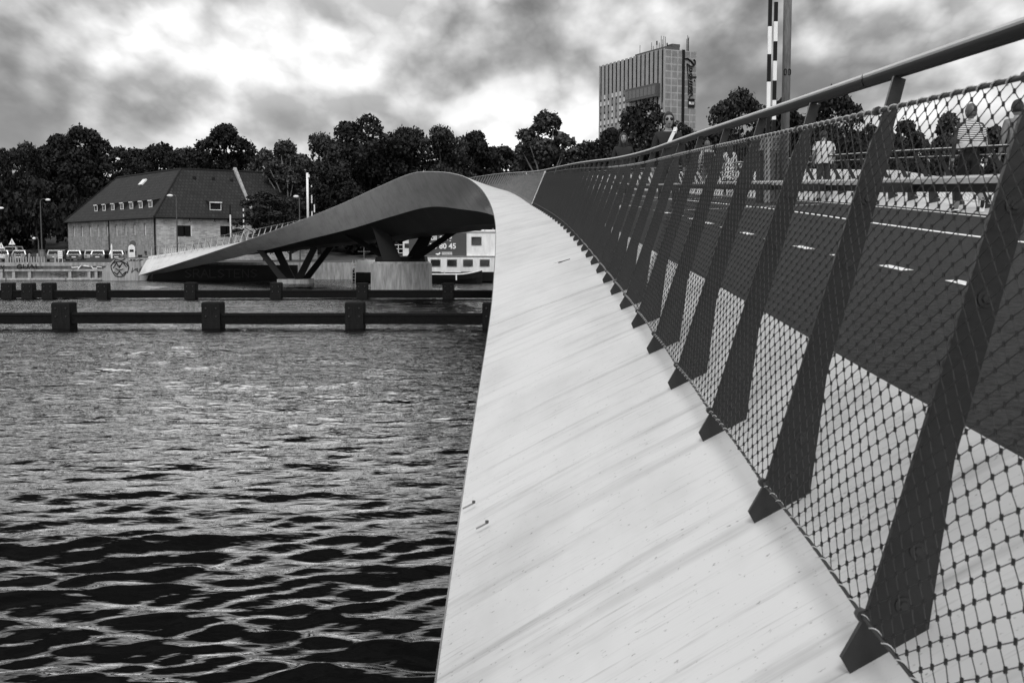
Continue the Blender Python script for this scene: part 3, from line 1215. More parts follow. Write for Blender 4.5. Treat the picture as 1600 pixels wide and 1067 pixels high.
# eyes on the posts that hold the cables
for s in post_locs():
    if s > 22 or s < -1:
        continue
    for v in (0.0, 1.0):
        q = MB()
        c = Vector(net_pt(np.array(s), v))
        ar_, fw = axes(s)
        q.tube([c - fw * 0.012, c + fw * 0.012], 0.014, 8)
        q.bar(c, c + ar_ * 0.05 + Vector((0, 0, 0.008)), 0.012, 0.02)
        q.build('cable_eye', M['bolt'], rail_l)

mbj = MB()
ar_, fw = axes(38.0)
mbj.prism([(-0.66, -0.06), (-0.58, -0.06), (-0.14, 1.04), (-0.22, 1.04)], PV(38.0, 0, 0), ar_, (0, 0, 1), fw, 0.10)
mbj.build('joint_post', M['white'], rail_l)
rail_r = thing('bridge_railing', 'far side railing of slanting posts behind the walkers, right edge of deck', 'railing', (0, 0, 0), group='railings of the footbridge')
for s in post_locs():
    if s < 3:
        continue
    mb, e, ar_, fw = post_mesh(s, 'R')
    mb.build('post', M['post'], rail_r)
c = CROSS * DECK_W
for a, b in ((-10, 23.2), (23.24, 50), (50.04, 100), (100.04, 149.5)):
    sweep('handrail', [(r + DECK_W + 0.06, z + c + 1.05) for r, z in HRP], a, b, M['rail'], rail_r, step=(b - a) / max(8, round((b - a) / 0.7)))
    sweep('rail_underside_shade', [(r + DECK_W + 0.06, z + c + 1.05) for r, z in HRC], a, b, M['black'], rail_r, step=(b - a) / max(8, round((b - a) / 0.7)))


def rnet_pt(s, v):
    a = AR(s)
    lr = DECK_W + 0.48 * np.cos(a) + 0.09 * np.sin(a)
    lz = c - 0.48 * np.sin(a) + 0.09 * np.cos(a)
    return P(s, lr + (DECK_W + 0.12 - lr) * v, lz + (c + 0.93 - lz) * v)


netting(rnet_pt, 8.0, 46.0, 0.17, 14, 0.0020, 3, rail_r)
for v in (0.0, 1.0):
    ss = np.arange(3, 100, 0.5)
    q = MB()
    q.tube([Vector(p) for p in rnet_pt(ss, np.full_like(ss, v))], 0.007, 5)
    q.build('top_cable' if v else 'bottom_cable', M['rail'], rail_r)

for k, (lab, s_, t_, ln, m_, nm, cat_) in enumerate((
        ('small dark curled twig lying on the middle of the white wing', 14.6, 1.05, 0.16, 'cloth_black', 'twig', 'twig'),
        ('small bolted metal clip at the outer edge of the white wing, upper of two', 5.35, 1.86, 0.055, 'galv', 'edge_clip', 'clip'),
        ('small pale metal clip at the outer edge of the white wing, lower of two', 4.95, 1.77, 0.05, 'galv', 'edge_clip', 'clip'))):
    c_ = Vector(wing_pt(np.array(s_), t_, 0.03))
    d_ = (Vector(wing_pt(np.array(s_), t_ - 0.1, 0.03)) - c_).normalized()
    f_ = axes(s_)[1]
    q = MB()
    if nm == 'twig':
        q.tube([c_, c_ + f_ * .1 + d_ * .06, c_ + f_ * .2 + d_ * .02, c_ + f_ * .24 - d_ * .06], .006, 5)
        q.tube([c_ + f_ * .1 + d_ * .06, c_ + f_ * .12 + d_ * .16], .005, 5)
        tag(q.build(nm, M[m_]), lab, cat_)
    else:
        o_ = thing(nm, lab, cat_, c_)
        q.bar(d_ * -ln * .2, d_ * ln, 0.012, 0.006)
        q.build('plate', M['grey'], o_)
        q = MB()
        q.tube([d_ * ln * .9, d_ * ln * .9 + Vector((0, 0, .012))], .008, 8)
        q.build('bolt', M['dark_grey'], o_)


# ------------------------------------------------------------------ piers under the bridge
def px(p, d):
    """metres right of the camera axis for a bearing read at distance d"""
    return (p - 800) / 1750 * d


pier = thing('bridge_pier', 'square concrete bridge pier carrying four black struts in mid water', 'pier', (-10.2, 104, 0))
mb = MB()
mb.prism([(-2.5, -2.3), (2.5, -2.3), (2.62, -2.15), (2.62, 2.15), (2.5, 2.3), (-2.5, 2.3), (-2.62, 2.15), (-2.62, -2.15)], (0, 0, 0.25), (1, 0, 0), (0, 1, 0), (0, 0, 1), 4.4)
mb.build('shaft', M['concrete'], pier)
mb = MB()
mb.box((0, 0, 2.53), (4.9, 4.3, 0.2), taper=0.96)
mb.build('cap', M['concrete'], pier)
mb = MB()
mb.box((0, 0, 2.86), (4.6, 3.4, 0.46), taper=0.97)
mb.build('bearing_plate', M['pier_steel'], pier)
mb = MB()
for i in range(22):
    mb.tube([(-2.1 + 0.2 * i, -1.95, 2.6), (-2.1 + 0.2 * i, -1.95, 2.74)], 0.045, 6)
mb.build('anchor_bolts', M['pier_steel'], pier)


for a, b, wa, wb in (((-10.9, 102.4, 2.7), (-12.35, 103.5, 6.25), 1.7, 1.2), ((-9.0, 102.6, 2.8), (-3.2, 98.2, 6.6), 1.0, 0.8),
                     ((-11.6, 105.4, 2.8), (-16.5, 110.2, 5.5), 1.0, 0.8), ((-9.3, 105.2, 2.7), (-7.4, 107.0, 6.4), 1.5, 1.0)):
    o_ = pier.location
    # plate seen broad side from the water
    q2 = MB()
    A_, B_ = Vector(a) - o_, Vector(b) - o_
    q2.add([A_ + Vector((-wa / 2, -.25, 0)), A_ + Vector((wa / 2, -.25, 0)), A_ + Vector((wa / 2, .25, 0)), A_ + Vector((-wa / 2, .25, 0)),
            B_ + Vector((-wb / 2, -.2, 0)), B_ + Vector((wb / 2, -.2, 0)), B_ + Vector((wb / 2, .2, 0)), B_ + Vector((-wb / 2, .2, 0))],
           [(3, 2, 1, 0), (4, 5, 6, 7), (0, 1, 5, 4), (1, 2, 6, 5), (2, 3, 7, 6), (3, 0, 4, 7)])
    q2.build('strut', M['pier_steel'], pier)

pier2 = thing('bridge_pier', 'low concrete plinth with four black struts near the far bank', 'pier', (-23.6, 122.4, 0))
mb = MB()
mb.box((0, 0, -0.7), (3.4, 3.4, 2.4))
mb.build('shaft', M['concrete'], pier2)
for a, b, wa, wb in (((-24.6, 121.3, 0.3), (-27.4, 122.3, 3.6), 0.85, 0.7), ((-24.2, 123.4, 0.3), (-26.2, 124.2, 4.1), 0.9, 0.8),
                     ((-23.2, 121.4, 0.3), (-20.9, 121.0, 4.6), 0.8, 0.7), ((-22.8, 123.4, 0.3), (-19.6, 125.6, 4.8), 0.85, 0.7)):
    q2 = MB()
    o_ = pier2.location
    A_, B_ = Vector(a) - o_, Vector(b) - o_
    q2.add([A_ + Vector((-wa / 2, -.25, 0)), A_ + Vector((wa / 2, -.25, 0)), A_ + Vector((wa / 2, .25, 0)), A_ + Vector((-wa / 2, .25, 0)),
            B_ + Vector((-wb / 2, -.2, 0)), B_ + Vector((wb / 2, -.2, 0)), B_ + Vector((wb / 2, .2, 0)), B_ + Vector((-wb / 2, .2, 0))],
           [(3, 2, 1, 0), (4, 5, 6, 7), (0, 1, 5, 4), (1, 2, 6, 5), (2, 3, 7, 6), (3, 0, 4, 7)])
    q2.build('strut', M['pier_steel'], pier2)

# landing ramp at the far end
mb = MB()
ar_, fw = axes(150.0)
a, b = deck_pt(150, -0.3), deck_pt(150, DECK_W + 0.3)
a.z -= 0.02
b.z -= 0.02
c1, d1 = a + fw * 16, b + fw * 16
c1.z = d1.z = GROUND + 0.012
low_ = [Vector((p.x, p.y, GROUND - 0.5)) for p in (a, b, d1, c1)]
mb.add([a, b, d1, c1] + low_, [(0, 1, 2, 3), (4, 5, 1, 0), (5, 6, 2, 1), (6, 7, 3, 2), (7, 4, 0, 3)])
structure(mb.build('path', M['ground']))


# ------------------------------------------------------------------ timber fenders in the channel
def fender(label, d, xs, x0, x1, ztop, zbot, bw, btop, slope=0.0):
    f = thing('channel_fender', label, 'fender', (0, d, 0), group='timber fenders along the channel')
    blk = MB()
    blk.box((0, 0, (btop - 3.0) / 2), (bw, bw, btop + 3.0))
    blk.box((0, 0, btop + 0.03), (bw, bw, 0.07), taper=0.9)
    bm_ = blk.mesh('pile', M['timber_block'])
    for x in xs:
        o_ = link('pile', bm_, f)
        o_.location = (x, slope * x, random.uniform(-0.03, 0.03))
        o_.rotation_euler = (0, 0, random.uniform(-0.05, 0.05))
        for zz in (btop - 0.22, btop - 0.62):
            for dx_ in (-bw * 0.28, bw * 0.28):
                q_ = MB()
                q_.tube([(x + dx_, slope * x - bw / 2 - 0.05, zz), (x + dx_, slope * x - bw / 2, zz)], [0.035, 0.05], 6)
                q_.build('bolt', M['bolt'], f)
        q_ = MB()
        q_.box((x, slope * x - bw / 2 - 0.02, 0.14), (bw * 0.98, 0.05, 0.30))
        q_.build('tide_band', M['timber_block'], f)
    ends = [x0] + list(xs) + [x1]
    for a_, b_ in zip(ends[:-1], ends[1:]):
        dz_ = random.uniform(-0.025, 0.025)
        q_ = MB()
        q_.bar((a_ + 0.06, slope * a_ - 0.1, (ztop + zbot) / 2 + dz_), (b_ - 0.06, slope * b_ - 0.1, (ztop + zbot) / 2 + dz_), 0.42, ztop - zbot)
        q_.build('beam', M['timber'], f)
        q_ = MB()
        q_.bar((a_ + 0.5, slope * a_ - 0.2, ztop - 0.06 + dz_), (b_ - 0.5, slope * b_ - 0.2, ztop - 0.06 + dz_), 0.3, 0.10)
        q_.build('rub_strip', M['timber_block'], f)
    return f


fender('nearer dark timber fender with square piles in front of the bridge curve', 55.2, [px(97, 55), px(331, 55), px(554, 55), px(768, 55), 6.3, 13.5], -46, 22, 0.76, 0.22, 0.90, 1.22)
fender('farther dark timber fender line, just before the concrete pier', 86.5, [px(9, 86), px(41, 86), px(73, 86), px(158, 86), px(296, 86), px(430, 86), px(565, 86), px(700, 86), 2.0, 8.8, 15.6], -70, 26, 0.66, 0.06, 0.84, 1.18)

# ------------------------------------------------------------------ boats
hb = thing('houseboat', 'white houseboat with dark sale banner seen under the bridge', 'houseboat', (-8.0, 129.0, 0))


def hull(mb_, x0, x1, yw, z0, z1, bow=1.5):
    secs = [(x0, 0.55, 0.35), (x0 + bow, 0.95, 0.1), (x0 + bow * 2, 1.0, 0.0), (x1 - bow * 2, 1.0, 0.0), (x1 - bow, 0.95, 0.1), (x1, 0.6, 0.3)]
    rows = []
    for k, (zz, sc) in enumerate(((z0, 0.8), (z0 + (z1 - z0) * 0.4, 0.97), (z1, 1.0))):
        ring_ = [(x, -yw * w_ * sc, zz + (lift if zz == z1 else 0)) for x, w_, lift in secs] + [(x, yw * w_ * sc, zz + (lift if zz == z1 else 0)) for x, w_, lift in reversed(secs)]
        rows.append(ring_ + [ring_[0]])
    loft(mb_, rows)
    n_ = len(secs) * 2
    o_ = len(mb_.v) - (n_ + 1)
    mb_.f.append([o_ + i for i in range(n_)])
    mb_.uv.append(None)
    mb_.mi.append(mb_.cur)


mb = MB()
hull(mb, -10.1, 12.5, 3.3, -0.5, 1.15)
mb.build('hull', M['black'], hb)
mb = MB()
mb.prism([(-9.7, 1.15), (-5.6, 1.1), (-5.6, 2.35), (-9.3, 2.52)], (0, -3.1, 0), (1, 0, 0), (0, 0, 1), (0, 1, 0), 0.25)
mb.build('bulwark', M['white_worn'], hb)
mb = MB()
mb.prism([(-9.7, 1.15), (-5.6, 1.1), (-5.6, 2.35), (-9.3, 2.52)], (0, 3.1, 0), (1, 0, 0), (0, 0, 1), (0, 1, 0), 0.25)
mb.build('bulwark', M['white_worn'], hb)
mb = MB()
mb.box((3.0, 0, 2.0), (15.4, 6.2, 1.86))
mb.build('lower_cabin', M['white_worn'], hb)
mb = MB()
mb.box((4.0, 0.2, 4.30), (11.6, 5.6, 2.72))
mb.box((4.0, 0.2, 5.70), (11.9, 5.9, 0.10))
mb.build('upper_cabin', M['white_worn'], hb)
mb = MB()
mb.box((3.0, -3.13, 2.93), (15.5, 0.12, 0.07))
mb.build('cornice', M['grey'], hb)
mb = MB()
mb.prism([(-4.3, 3.0), (-1.9, 3.0), (-1.9, 4.9), (-3.2, 4.9), (-4.3, 4.55)], (0, -0.4, 0), (1, 0, 0), (0, 0, 1), (0, 1, 0), 4.0)
mb.build('wheelhouse', M['white_worn'], hb)
for wx in (-4.05, -3.1):
    q = MB()
    q.box((wx + 0.3, -2.42, 4.1), (0.7, 0.05, 0.5))
    q.build('window', M['glass'], hb)


def boat_window(x, y, z, w, h):
    f = MB()
    f.box((x, y - 0.02, z + h / 2 + 0.03), (w + 0.12, 0.06, 0.06))
    f.box((x, y - 0.02, z - h / 2 - 0.03), (w + 0.12, 0.06, 0.06))
    f.box((x - w / 2 - 0.03, y - 0.02, z), (0.06, 0.06, h))
    f.box((x + w / 2 + 0.03, y - 0.02, z), (0.06, 0.06, h))
    fo = f.build('window', M['dark_grey'], hb)
    g = MB()
    c = 0.1
    g.prism([(-w / 2 + c, -h / 2), (w / 2 - c, -h / 2), (w / 2, -h / 2 + c), (w / 2, h / 2 - c), (w / 2 - c, h / 2), (-w / 2 + c, h / 2), (-w / 2, h / 2 - c), (-w / 2, -h / 2 + c)],
            (x, y - 0.015, z), (1, 0, 0), (0, 0, 1), (0, 1, 0), 0.04)
    g.build('pane', M['glass'], fo)


for p_ in (681, 706.5, 731.5, 757.5):
    boat_window(px(p_, 126) + 8.0, -3.12, 2.18, 0.98, 0.66)
boat_window(px(744.5, 126) + 8.0, -2.63, 4.63, 1.02, 0.82)
ban = MB()
ban.box((px(684, 126) + 8.0, -2.68, 4.26), (px(729, 126) - px(639, 126), 0.06, 2.56))
bo = ban.build('banner', M['banner'], hb)
fx = lambda p_: px(p_, 126) + 8.0
text_mesh('banner_letters', 'til salg', 0.98, M['white'], bo, (fx(672.5), -2.722, 4.74), (R(90), 0, 0), bold=0.018)
text_mesh('banner_letters', '86 70 80 45', 0.84, M['white'], bo, (fx(656.5), -2.722, 3.78), (R(90), 0, 0), bold=0.022)
mb = MB()
r_ = random.Random(4)
for row, z_ in ((0, 3.34), (1, 3.16)):
    x_ = fx(690.5)
    while x_ < fx(705):
        w_ = r_.uniform(0.07, 0.13)
        mb.box((x_ + w_ / 2, -2.72, z_), (w_, 0.012, 0.11))
        x_ += w_ + 0.035
mb.build('banner_small_print', M['white'], bo)
mb = MB()
mb.tube([(fx(681), -2.72, 3.2), (fx(684), -2.72, 3.12), (fx(687), -2.72, 3.2), (fx(687.6), -2.72, 3.38)], [0.05, 0.12, 0.12, 0.04], 6)
mb.build('banner_emblem', M['white'], bo)
mb = MB()
for z_ in (3.3, 3.75, 4.2):
    mb.bar((-6.4, -2.9, z_), (-4.2, -2.9, z_), 0.06, 0.06)
for x_ in (-6.4, -5.85, -5.3, -4.75, -4.2):
    mb.bar((x_, -2.9, 2.4), (x_, -2.9, 4.3), 0.06, 0.06)
mb.build('deck_railing', M['white'], hb)
mb = MB()
for dx_ in (-9.95, -9.6):
    mb.bar((dx_, -3.25, -0.1), (dx_ + 0.1, -3.2, 2.5), 0.05, 0.05)
for k in range(7):
    mb.bar((-9.93, -3.25, 0.1 + k * 0.33), (-9.55, -3.25, 0.1 + k * 0.33), 0.04, 0.04)
mb.build('ladder', M['white'], hb)
mb = MB()
mb.tube([(fx(754), -1, 5.7), (fx(754), -1, 6.05)], 0.22, 10)
mb.box((fx(756), -1, 6.18), (0.75, 0.5, 0.3))
mb.box((fx(766), -1, 5.83), (1.2, 0.5, 0.16))
mb.tube([(fx(770), -1, 5.8), (fx(770), -1, 6.6)], 0.03, 5)
mb.build('roof_vent', M['white_worn'], hb)
mb = MB()
mb.bar((-9.0, 0, 2.6), (-9.0, 0, 4.1), 0.07, 0.07)
mb.bar((-9.7, 0, 3.45), (-7.9, 0, 3.45), 0.05, 0.05)
mb.bar((-9.5, -2.9, 2.5), (-6.0, -2.9, 2.55), 0.06, 0.06)
mb.build('mast', M['galv'], hb)

wb = thing('workboat', 'low dark open boat with pale gunwale moored before the houseboat', 'boat', (px(712, 123), 123.6, 0))
mb = MB()
n_ = 12
xs_ = np.linspace(-3.1, 2.9, n_)
rows = []
for sc_, zf in ((0.55, lambda t: -0.3), (0.9, lambda t: 0.45 + 0.25 * t**2), (1.0, lambda t: 0.95 + 0.5 * max(t, 0)**2)):
    ring_ = []
    for sgn in (-1, 1):
        rr = xs_ if sgn < 0 else xs_[::-1]
        for x_ in rr:
            t_ = x_ / 3.0
            hw = 1.1 * (1 - max(t_, 0)**2.5 * 0.92) * (1 - max(-t_, 0)**4 * 0.25)
            ring_.append((x_, sgn * hw * sc_, zf(t_)))
    ring_.append(ring_[0])
    rows.append(ring_)
loft(mb, rows)
mb.build('hull', M['black'], wb)
mb = MB()
mb.tube([Vector(p) + Vector((0, 0, 0.03)) for p in rows[-1]], 0.06, 5)
mb.build('gunwale', M['white_worn'], wb)
mb = MB()
mb.bar((0.1, -1.05, 1.1), (0.1, -1.05, 0.35), 0.14, 0.14)
mb.bar((-1.6, -0.9, 1.25), (0.6, -0.9, 1.25), 0.08, 0.1)
mb.bar((-1.2, -0.9, 0.9), (-1.2, -0.9, 1.6), 0.08, 0.08)
mb.build('rubbing_fender', M['white_worn'], wb)

# ------------------------------------------------------------------ warehouse
u1, u2 = Vector((-.62, .785, 0)), Vector((.785, .62, 0))
hc = Vector((-47.4, 150.0, GROUND))
house = thing('warehouse', 'old brick warehouse with steep tiled hip roof and small dormers', 'building', hc)
EAVE, RIDGE, LEN1, LEN2, WID = 5.95, 12.75, 38.0, 24.0, 12.0


def facade(parent, org, ux, length, height, openings, m, depth=0.22, name='wall'):
    """wall sheet with real openings: openings (u0,u1,z0,z1,arched)"""
    ux = Vector(ux)
    nrm = ux.cross(Vector((0, 0, 1)))
    org = Vector(org)
    us = sorted({0.0, length} | {o_[0] for o_ in openings} | {o_[1] for o_ in openings})
    vs = sorted({0.0, height} | {o_[2] for o_ in openings} | {o_[3] for o_ in openings})
    mb_ = MB()
    at_ = lambda u, v, d=0.0: org + ux * u + Vector((0, 0, v)) - nrm * d
    for a_, b_ in zip(us[:-1], us[1:]):
        for c_, d_ in zip(vs[:-1], vs[1:]):
            mu, mv = (a_ + b_) / 2, (c_ + d_) / 2
            if any(o_[0] < mu < o_[1] and o_[2] < mv < o_[3] for o_ in openings):
                continue
            mb_.quad(at_(a_, c_), at_(b_, c_), at_(b_, d_), at_(a_, d_), uv=[(a_, c_), (b_, c_), (b_, d_), (a_, d_)])
    for o_ in openings:
        a_, b_, c_, d_ = o_[:4]
        for p_, q_ in (((a_, c_), (b_, c_)), ((b_, c_), (b_, d_)), ((b_, d_), (a_, d_)), ((a_, d_), (a_, c_))):
            mb_.quad(at_(*p_), at_(*p_, depth), at_(*q_, depth), at_(*q_), uv=[(p_[0], p_[1]), (p_[0] + .2, p_[1]), (q_[0] + .2, q_[1]), (q_[0], q_[1])])
    return mb_.build(name, m, parent), at_, nrm


Z0 = Vector((0, 0, 0))
lo = u1 * LEN1


def u_from_px(p_):
    # distance from the left end along the long front for a bearing
    k = (p_ - 800) / 1750
    t_ = (k * 150.0 + 47.4) / (-.62 - k * .785)
    return LEN1 - t_


wins = [u_from_px(p_) for p_ in (118.6, 131, 144, 156.6, 170.6, 184.7, 198.8, 212.8, 229)]
ops = [(w_ - 0.34, w_ + 0.34, 3.45, 4.85) for w_ in wins] + [(w_ - 0.5, w_ + 0.5, 0.7, 1.3) for w_ in wins[1:]]
wall1, at1, n1 = facade(house, lo, -u1, LEN1, EAVE, ops, M['brick'])
for k, o_ in enumerate(ops):
    q = MB()
    a_, b_, c_, d_ = o_
    q.quad(at1(a_, c_, 0.2), at1(b_, c_, 0.2), at1(b_, d_, 0.2), at1(a_, d_, 0.2))
    wo_ = q.build('window', M['glass'], house)
    if k < 9:
        f = MB()
        f.bar(at1(b_ - 0.10, c_, 0.06), at1(b_ - 0.10, d_, 0.06), 0.12, 0.16, up=n1)
        f.build('white_reveal', M['white'], wo_)
        arch = MB()
        arch.prism([(-0.36, 0), (-0.3, 0.18), (-0.12, 0.32), (0.12, 0.32), (0.3, 0.18), (0.36, 0)], at1((a_ + b_) / 2, d_ - 0.02, 0.02), -u1, (0, 0, 1), n1, 0.05)
        arch.build('arch', M['dark_grey'], wo_)
rops = [(2.9, 4.75, 3.3, 4.75), (9.0, 10.8, 3.3, 4.75), (15.6, 17.4, 3.3, 4.75)]
wall2, at2, n2 = facade(house, Z0, u2, LEN2, EAVE, rops, M['brick_side'])
for a_, b_, c_, d_ in rops:
    q = MB()
    q.quad(at2(a_, c_, 0.2), at2(b_, c_, 0.2), at2(b_, d_, 0.2), at2(a_, d_, 0.2))
    wo_ = q.build('window', M['black'], house)
    for s_ in (0, 1):
        f = MB()
        m_ = (a_ + b_) / 2
        f.bar(at2(a_ + 0.42 if not s_ else b_ - 0.42, c_, -0.03), at2(a_ + 0.42 if not s_ else b_ - 0.42, d_, -0.03), 0.06, 0.78, up=u2)
        f.build('shutter', M['black'], wo_)
    f = MB()
    f.bar(at2(b_ + 0.07, c_, -0.02), at2(b_ + 0.07, d_, -0.02), 0.06, 0.12, up=u2)
    f.build('white_reveal', M['white'], wo_)
for u_ in (4.6, 8.2, 10.2, 12.4):
    q = MB()
    q.bar(at2(u_ - 0.15, 5.25, -0.04), at2(u_ + 0.15, 5.75, -0.04), 0.05, 0.05)
    q.bar(at2(u_ + 0.15, 5.25, -0.04), at2(u_ - 0.15, 5.75, -0.04), 0.05, 0.05)
    q.build('wall_anchor', M['black'], house)
# other walls
mb = MB()
A_, B_ = lo, lo + u2 * WID
mb.quad(B_, A_, A_ + Vector((0, 0, EAVE)), B_ + Vector((0, 0, EAVE)), uv=[(0, 0), (12, 0), (12, 6), (0, 6)])
mb.build('end_wall', M['brick'], house)
mb = MB()
A_, B_, C_ = u2 * LEN2, u2 * LEN2 + u1 * WID, u1 * WID + u2 * WID
D_ = lo + u2 * WID
for p_, q_ in ((A_, B_), (B_, C_), (C_, D_)):
    L_ = (q_ - p_).length
    mb.quad(p_, q_, q_ + Vector((0, 0, EAVE)), p_ + Vector((0, 0, EAVE)), uv=[(0, 0), (L_, 0), (L_, 6), (0, 6)])
mb.build('rear_wall', M['brick'], house)
# roof
ov = 0.45
e_ = Vector((0, 0, EAVE - 0.12))
r_ = Vector((0, 0, RIDGE))
J = u1 * 6 + u2 * 6 + r_
RL = u1 * (LEN1 - 6) + u2 * 6 + r_
RR = u1 * 6 + u2 * LEN2 + r_
c0 = -u1 * ov - u2 * ov + e_
cL = u1 * (LEN1 + ov) - u2 * ov + e_
cR = -u1 * ov + u2 * (LEN2 + ov) + e_
cLB = u1 * (LEN1 + ov) + u2 * (WID + ov) + e_
inn = u1 * (WID + ov) + u2 * (WID + ov) + e_
cRB = u1 * (WID + ov) + u2 * (LEN2 + ov) + e_
sl = math.hypot(6.45, RIDGE - EAVE + .12)


def slope_uv(pts_, ax):
    return [(p_.dot(ax), (p_.z - EAVE) * sl / (RIDGE - EAVE)) for p_ in pts_]


roof = None
for pts_, ax in (([cL, c0, J, RL], -u1), ([c0, cR, RR, J], u2), ([cLB, cL, RL], -u2), ([inn, cLB, RL, J], u1), ([cRB, inn, J, RR], -u2)):
    mb = MB()
    mb.add(pts_, [tuple(range(len(pts_)))], [slope_uv(pts_, ax)])
    # underside board gives the eave its thickness
    lowp = [p_ - Vector((0, 0, 0.22)) for p_ in pts_]
    n_ = len(pts_)
    mb.add(pts_[:2] + lowp[:2], [(0, 2, 3, 1)], [[(0, 0)] * 4])
    o_ = mb.build('roof_slope', M['tile'], house)
    roof = roof or o_
mb = MB()
mb.tube([RL, J, RR], 0.16, 6)
mb.tube([J, c0 + Vector((0, 0, 0.05))], 0.13, 6)
mb.tube([RL, cL + Vector((0, 0, 0.05))], 0.13, 6)
mb.build('ridge_tiles', M['tile'], house)
mb = MB()
g_off = Vector((0, 0, -0.1))
mb.tube([cL - u2 * 0.05 + g_off, c0 - (u1 + u2) * 0.05 + g_off, cR - u1 * 0.05 + g_off], 0.09, 6)
mb.tube([at1(LEN1 - 0.35, 0, -0.12), at1(LEN1 - 0.35, EAVE - 0.2, -0.12)], 0.10, 6)
mb.tube([at1(u_from_px(174), 0, -0.12), at1(u_from_px(174), EAVE - 0.2, -0.12)], 0.08, 6)
mb.build('gutter', M['black'], house)
# fire gable rising through the roof
mb = MB()
mb.prism([(-0.5, EAVE - 0.3), (6.0, RIDGE + 0.55), (12.5, EAVE - 0.3), (12.0, EAVE - 0.8), (0, EAVE - 0.8)], u2 * 14.1, u1, (0, 0, 1), u2, 0.45)
mb.build('fire_gable', M['concrete'], house)


def slope_pt(base, ax, inn_ax, u, d):
    return base + ax * u + inn_ax * d + Vector((0, 0, EAVE - 0.12 + (d + ov) * (RIDGE - EAVE + .12) / 6.45))


def dormer(base, ax, inn_ax, u, d, w, h):
    """small lead-covered shed dormer: dark cheeks and roof, white front frame"""
    b_ = slope_pt(base, ax, inn_ax, u, d)
    outn = -inn_ax
    z_ = Vector((0, 0, 1))
    pitch = (RIDGE - EAVE + .12) / 6.45
    run = (h + 0.25) / (pitch - 0.25)
    L_, R_ = b_ - ax * w / 2, b_ + ax * w / 2
    top = z_ * h
    back = inn_ax * run + z_ * (h + run * 0.25)
    f = MB()
    f.add([L_, L_ + top, L_ + back, R_, R_ + top, R_ + back], [(0, 2, 1), (3, 4, 5)])
    dm = f.build('dormer', M['tile'], house)
    o1 = outn * 0.18
    g = MB()
    q4 = [L_ + top + o1 - ax * .06, R_ + top + o1 + ax * .06, R_ + back + ax * .06, L_ + back - ax * .06]
    g.add(q4 + [p_ - z_ * .07 for p_ in q4], [(0, 1, 2, 3), (4, 5, 1, 0), (5, 6, 2, 1), (7, 4, 0, 3)])
    g.build('dormer_roof', M['tile'], dm)
    g = MB()
    g.bar(L_ + top + o1 - ax * .1 - z_ * .02, R_ + top + o1 + ax * .1 - z_ * .02, 0.08, 0.15)
    for sgn, E_ in ((-1, L_), (1, R_)):
        g.bar(E_ + outn * .04, E_ + top + outn * .04, 0.07, 0.07, up=ax)
    g.bar(b_ + z_ * 0.05 + outn * 0.05 - ax * w / 2, b_ + z_ * 0.05 + outn * 0.05 + ax * w / 2, 0.08, 0.10)
    g.build('dormer_frame', M['white_worn'], dm)
    q = MB()
    q.quad(L_ + z_ * .1 + outn * .02, R_ + z_ * .1 + outn * .02, R_ + top * .95 + outn * .02, L_ + top * .95 + outn * .02)
    q.build('dormer_window', M['glass'], dm)


for p_ in (145, 157.5, 171, 185, 199.5, 214, 229):
    dormer(lo, -u1, u2, u_from_px(p_) + 0.2, 0.85, 1.15, 0.95)
dormer(Z0, u2, u1, 8.6, 0.55, 1.6, 1.1)
q = MB()
b_ = slope_pt(lo, -u1, u2, u_from_px(188) - 2.2, 4.6)
sv = (u2 * 6.45 + Vector((0, 0, RIDGE - EAVE))).normalized()
nn = (-u1).cross(sv)
q.prism([(-0.75, -0.55), (0.75, -0.55), (0.75, 0.55), (-0.75, 0.55)], b_ + nn * 0.12, -u1, sv, nn, 0.2)
q.build('skylight', M['white'], house)
for u_, d_ in ((7.4, 4.7), (10.2, 4.7), (12.9, 4.6)):
    q = MB()
    b_ = slope_pt(Z0, u2, u1, u_, d_)
    q.box(b_ + Vector((0, 0, 0.12)), (0.35, 0.35, 0.4))
    q.build('roof_vent', M['black'], house)

# ------------------------------------------------------------------ hotel tower
HT = 82.8
hA = Vector((63.0, 469.0, GROUND))            # near corner
hE = Vector((14.0, 6.5, 0))                   # short end, to the right
hLv = Vector((-23.4, 46.2, 0))                # long side, away to the left
hotel = thing('hotel_tower', 'tall slab hotel tower with vertical sign above the trees', 'building', hA)
eu, lu = hE.normalized(), hLv.normalized()
eL, lL = hE.length, hLv.length
mb = MB()


def ring4(z):
    return [Vector((0, 0, z)), eu * eL + Vector((0, 0, z)), eu * eL + lu * lL + Vector((0, 0, z)), lu * lL + Vector((0, 0, z))]


a4, b4 = ring4(-1), ring4(HT)
mb.quad(a4[0], a4[1], b4[1], b4[0], uv=[(0, 0), (eL, 0), (eL, HT), (0, HT)])
mb.quad(a4[1], a4[2], b4[2], b4[1], uv=[(0, 0), (lL, 0), (lL, HT), (0, HT)])
mb.quad(a4[2], a4[3], b4[3], b4[2], uv=[(0, 0), (eL, 0), (eL, HT), (0, HT)])
mb.add(b4, [(0, 1, 2, 3)], [[(0, 0)] * 4])
mb.build('end_wall', M['panel'], hotel)
mb = MB()
mb.quad(a4[3], a4[0], b4[0], b4[3])
mb.build('window_wall', M['black'], hotel)
NB = 16
rib_w = lL / NB
out_l = -eu
for k in range(NB + 1):
    q = MB()
    u_ = k * rib_w
    wd = rib_w * 0.58
    u0_, u1_ = max(u_ - wd / 2, 0.0), min(u_ + wd / 2, lL)
    c_ = lu * ((u0_ + u1_) / 2) + out_l * 0.12
    q.bar(c_ + Vector((0, 0, -1)), c_ + Vector((0, 0, HT + 0.4)), u1_ - u0_, 0.3, up=eu)
    q.build('rib', M['rib'], hotel)
FLOOR = 2.85
wm = MB()
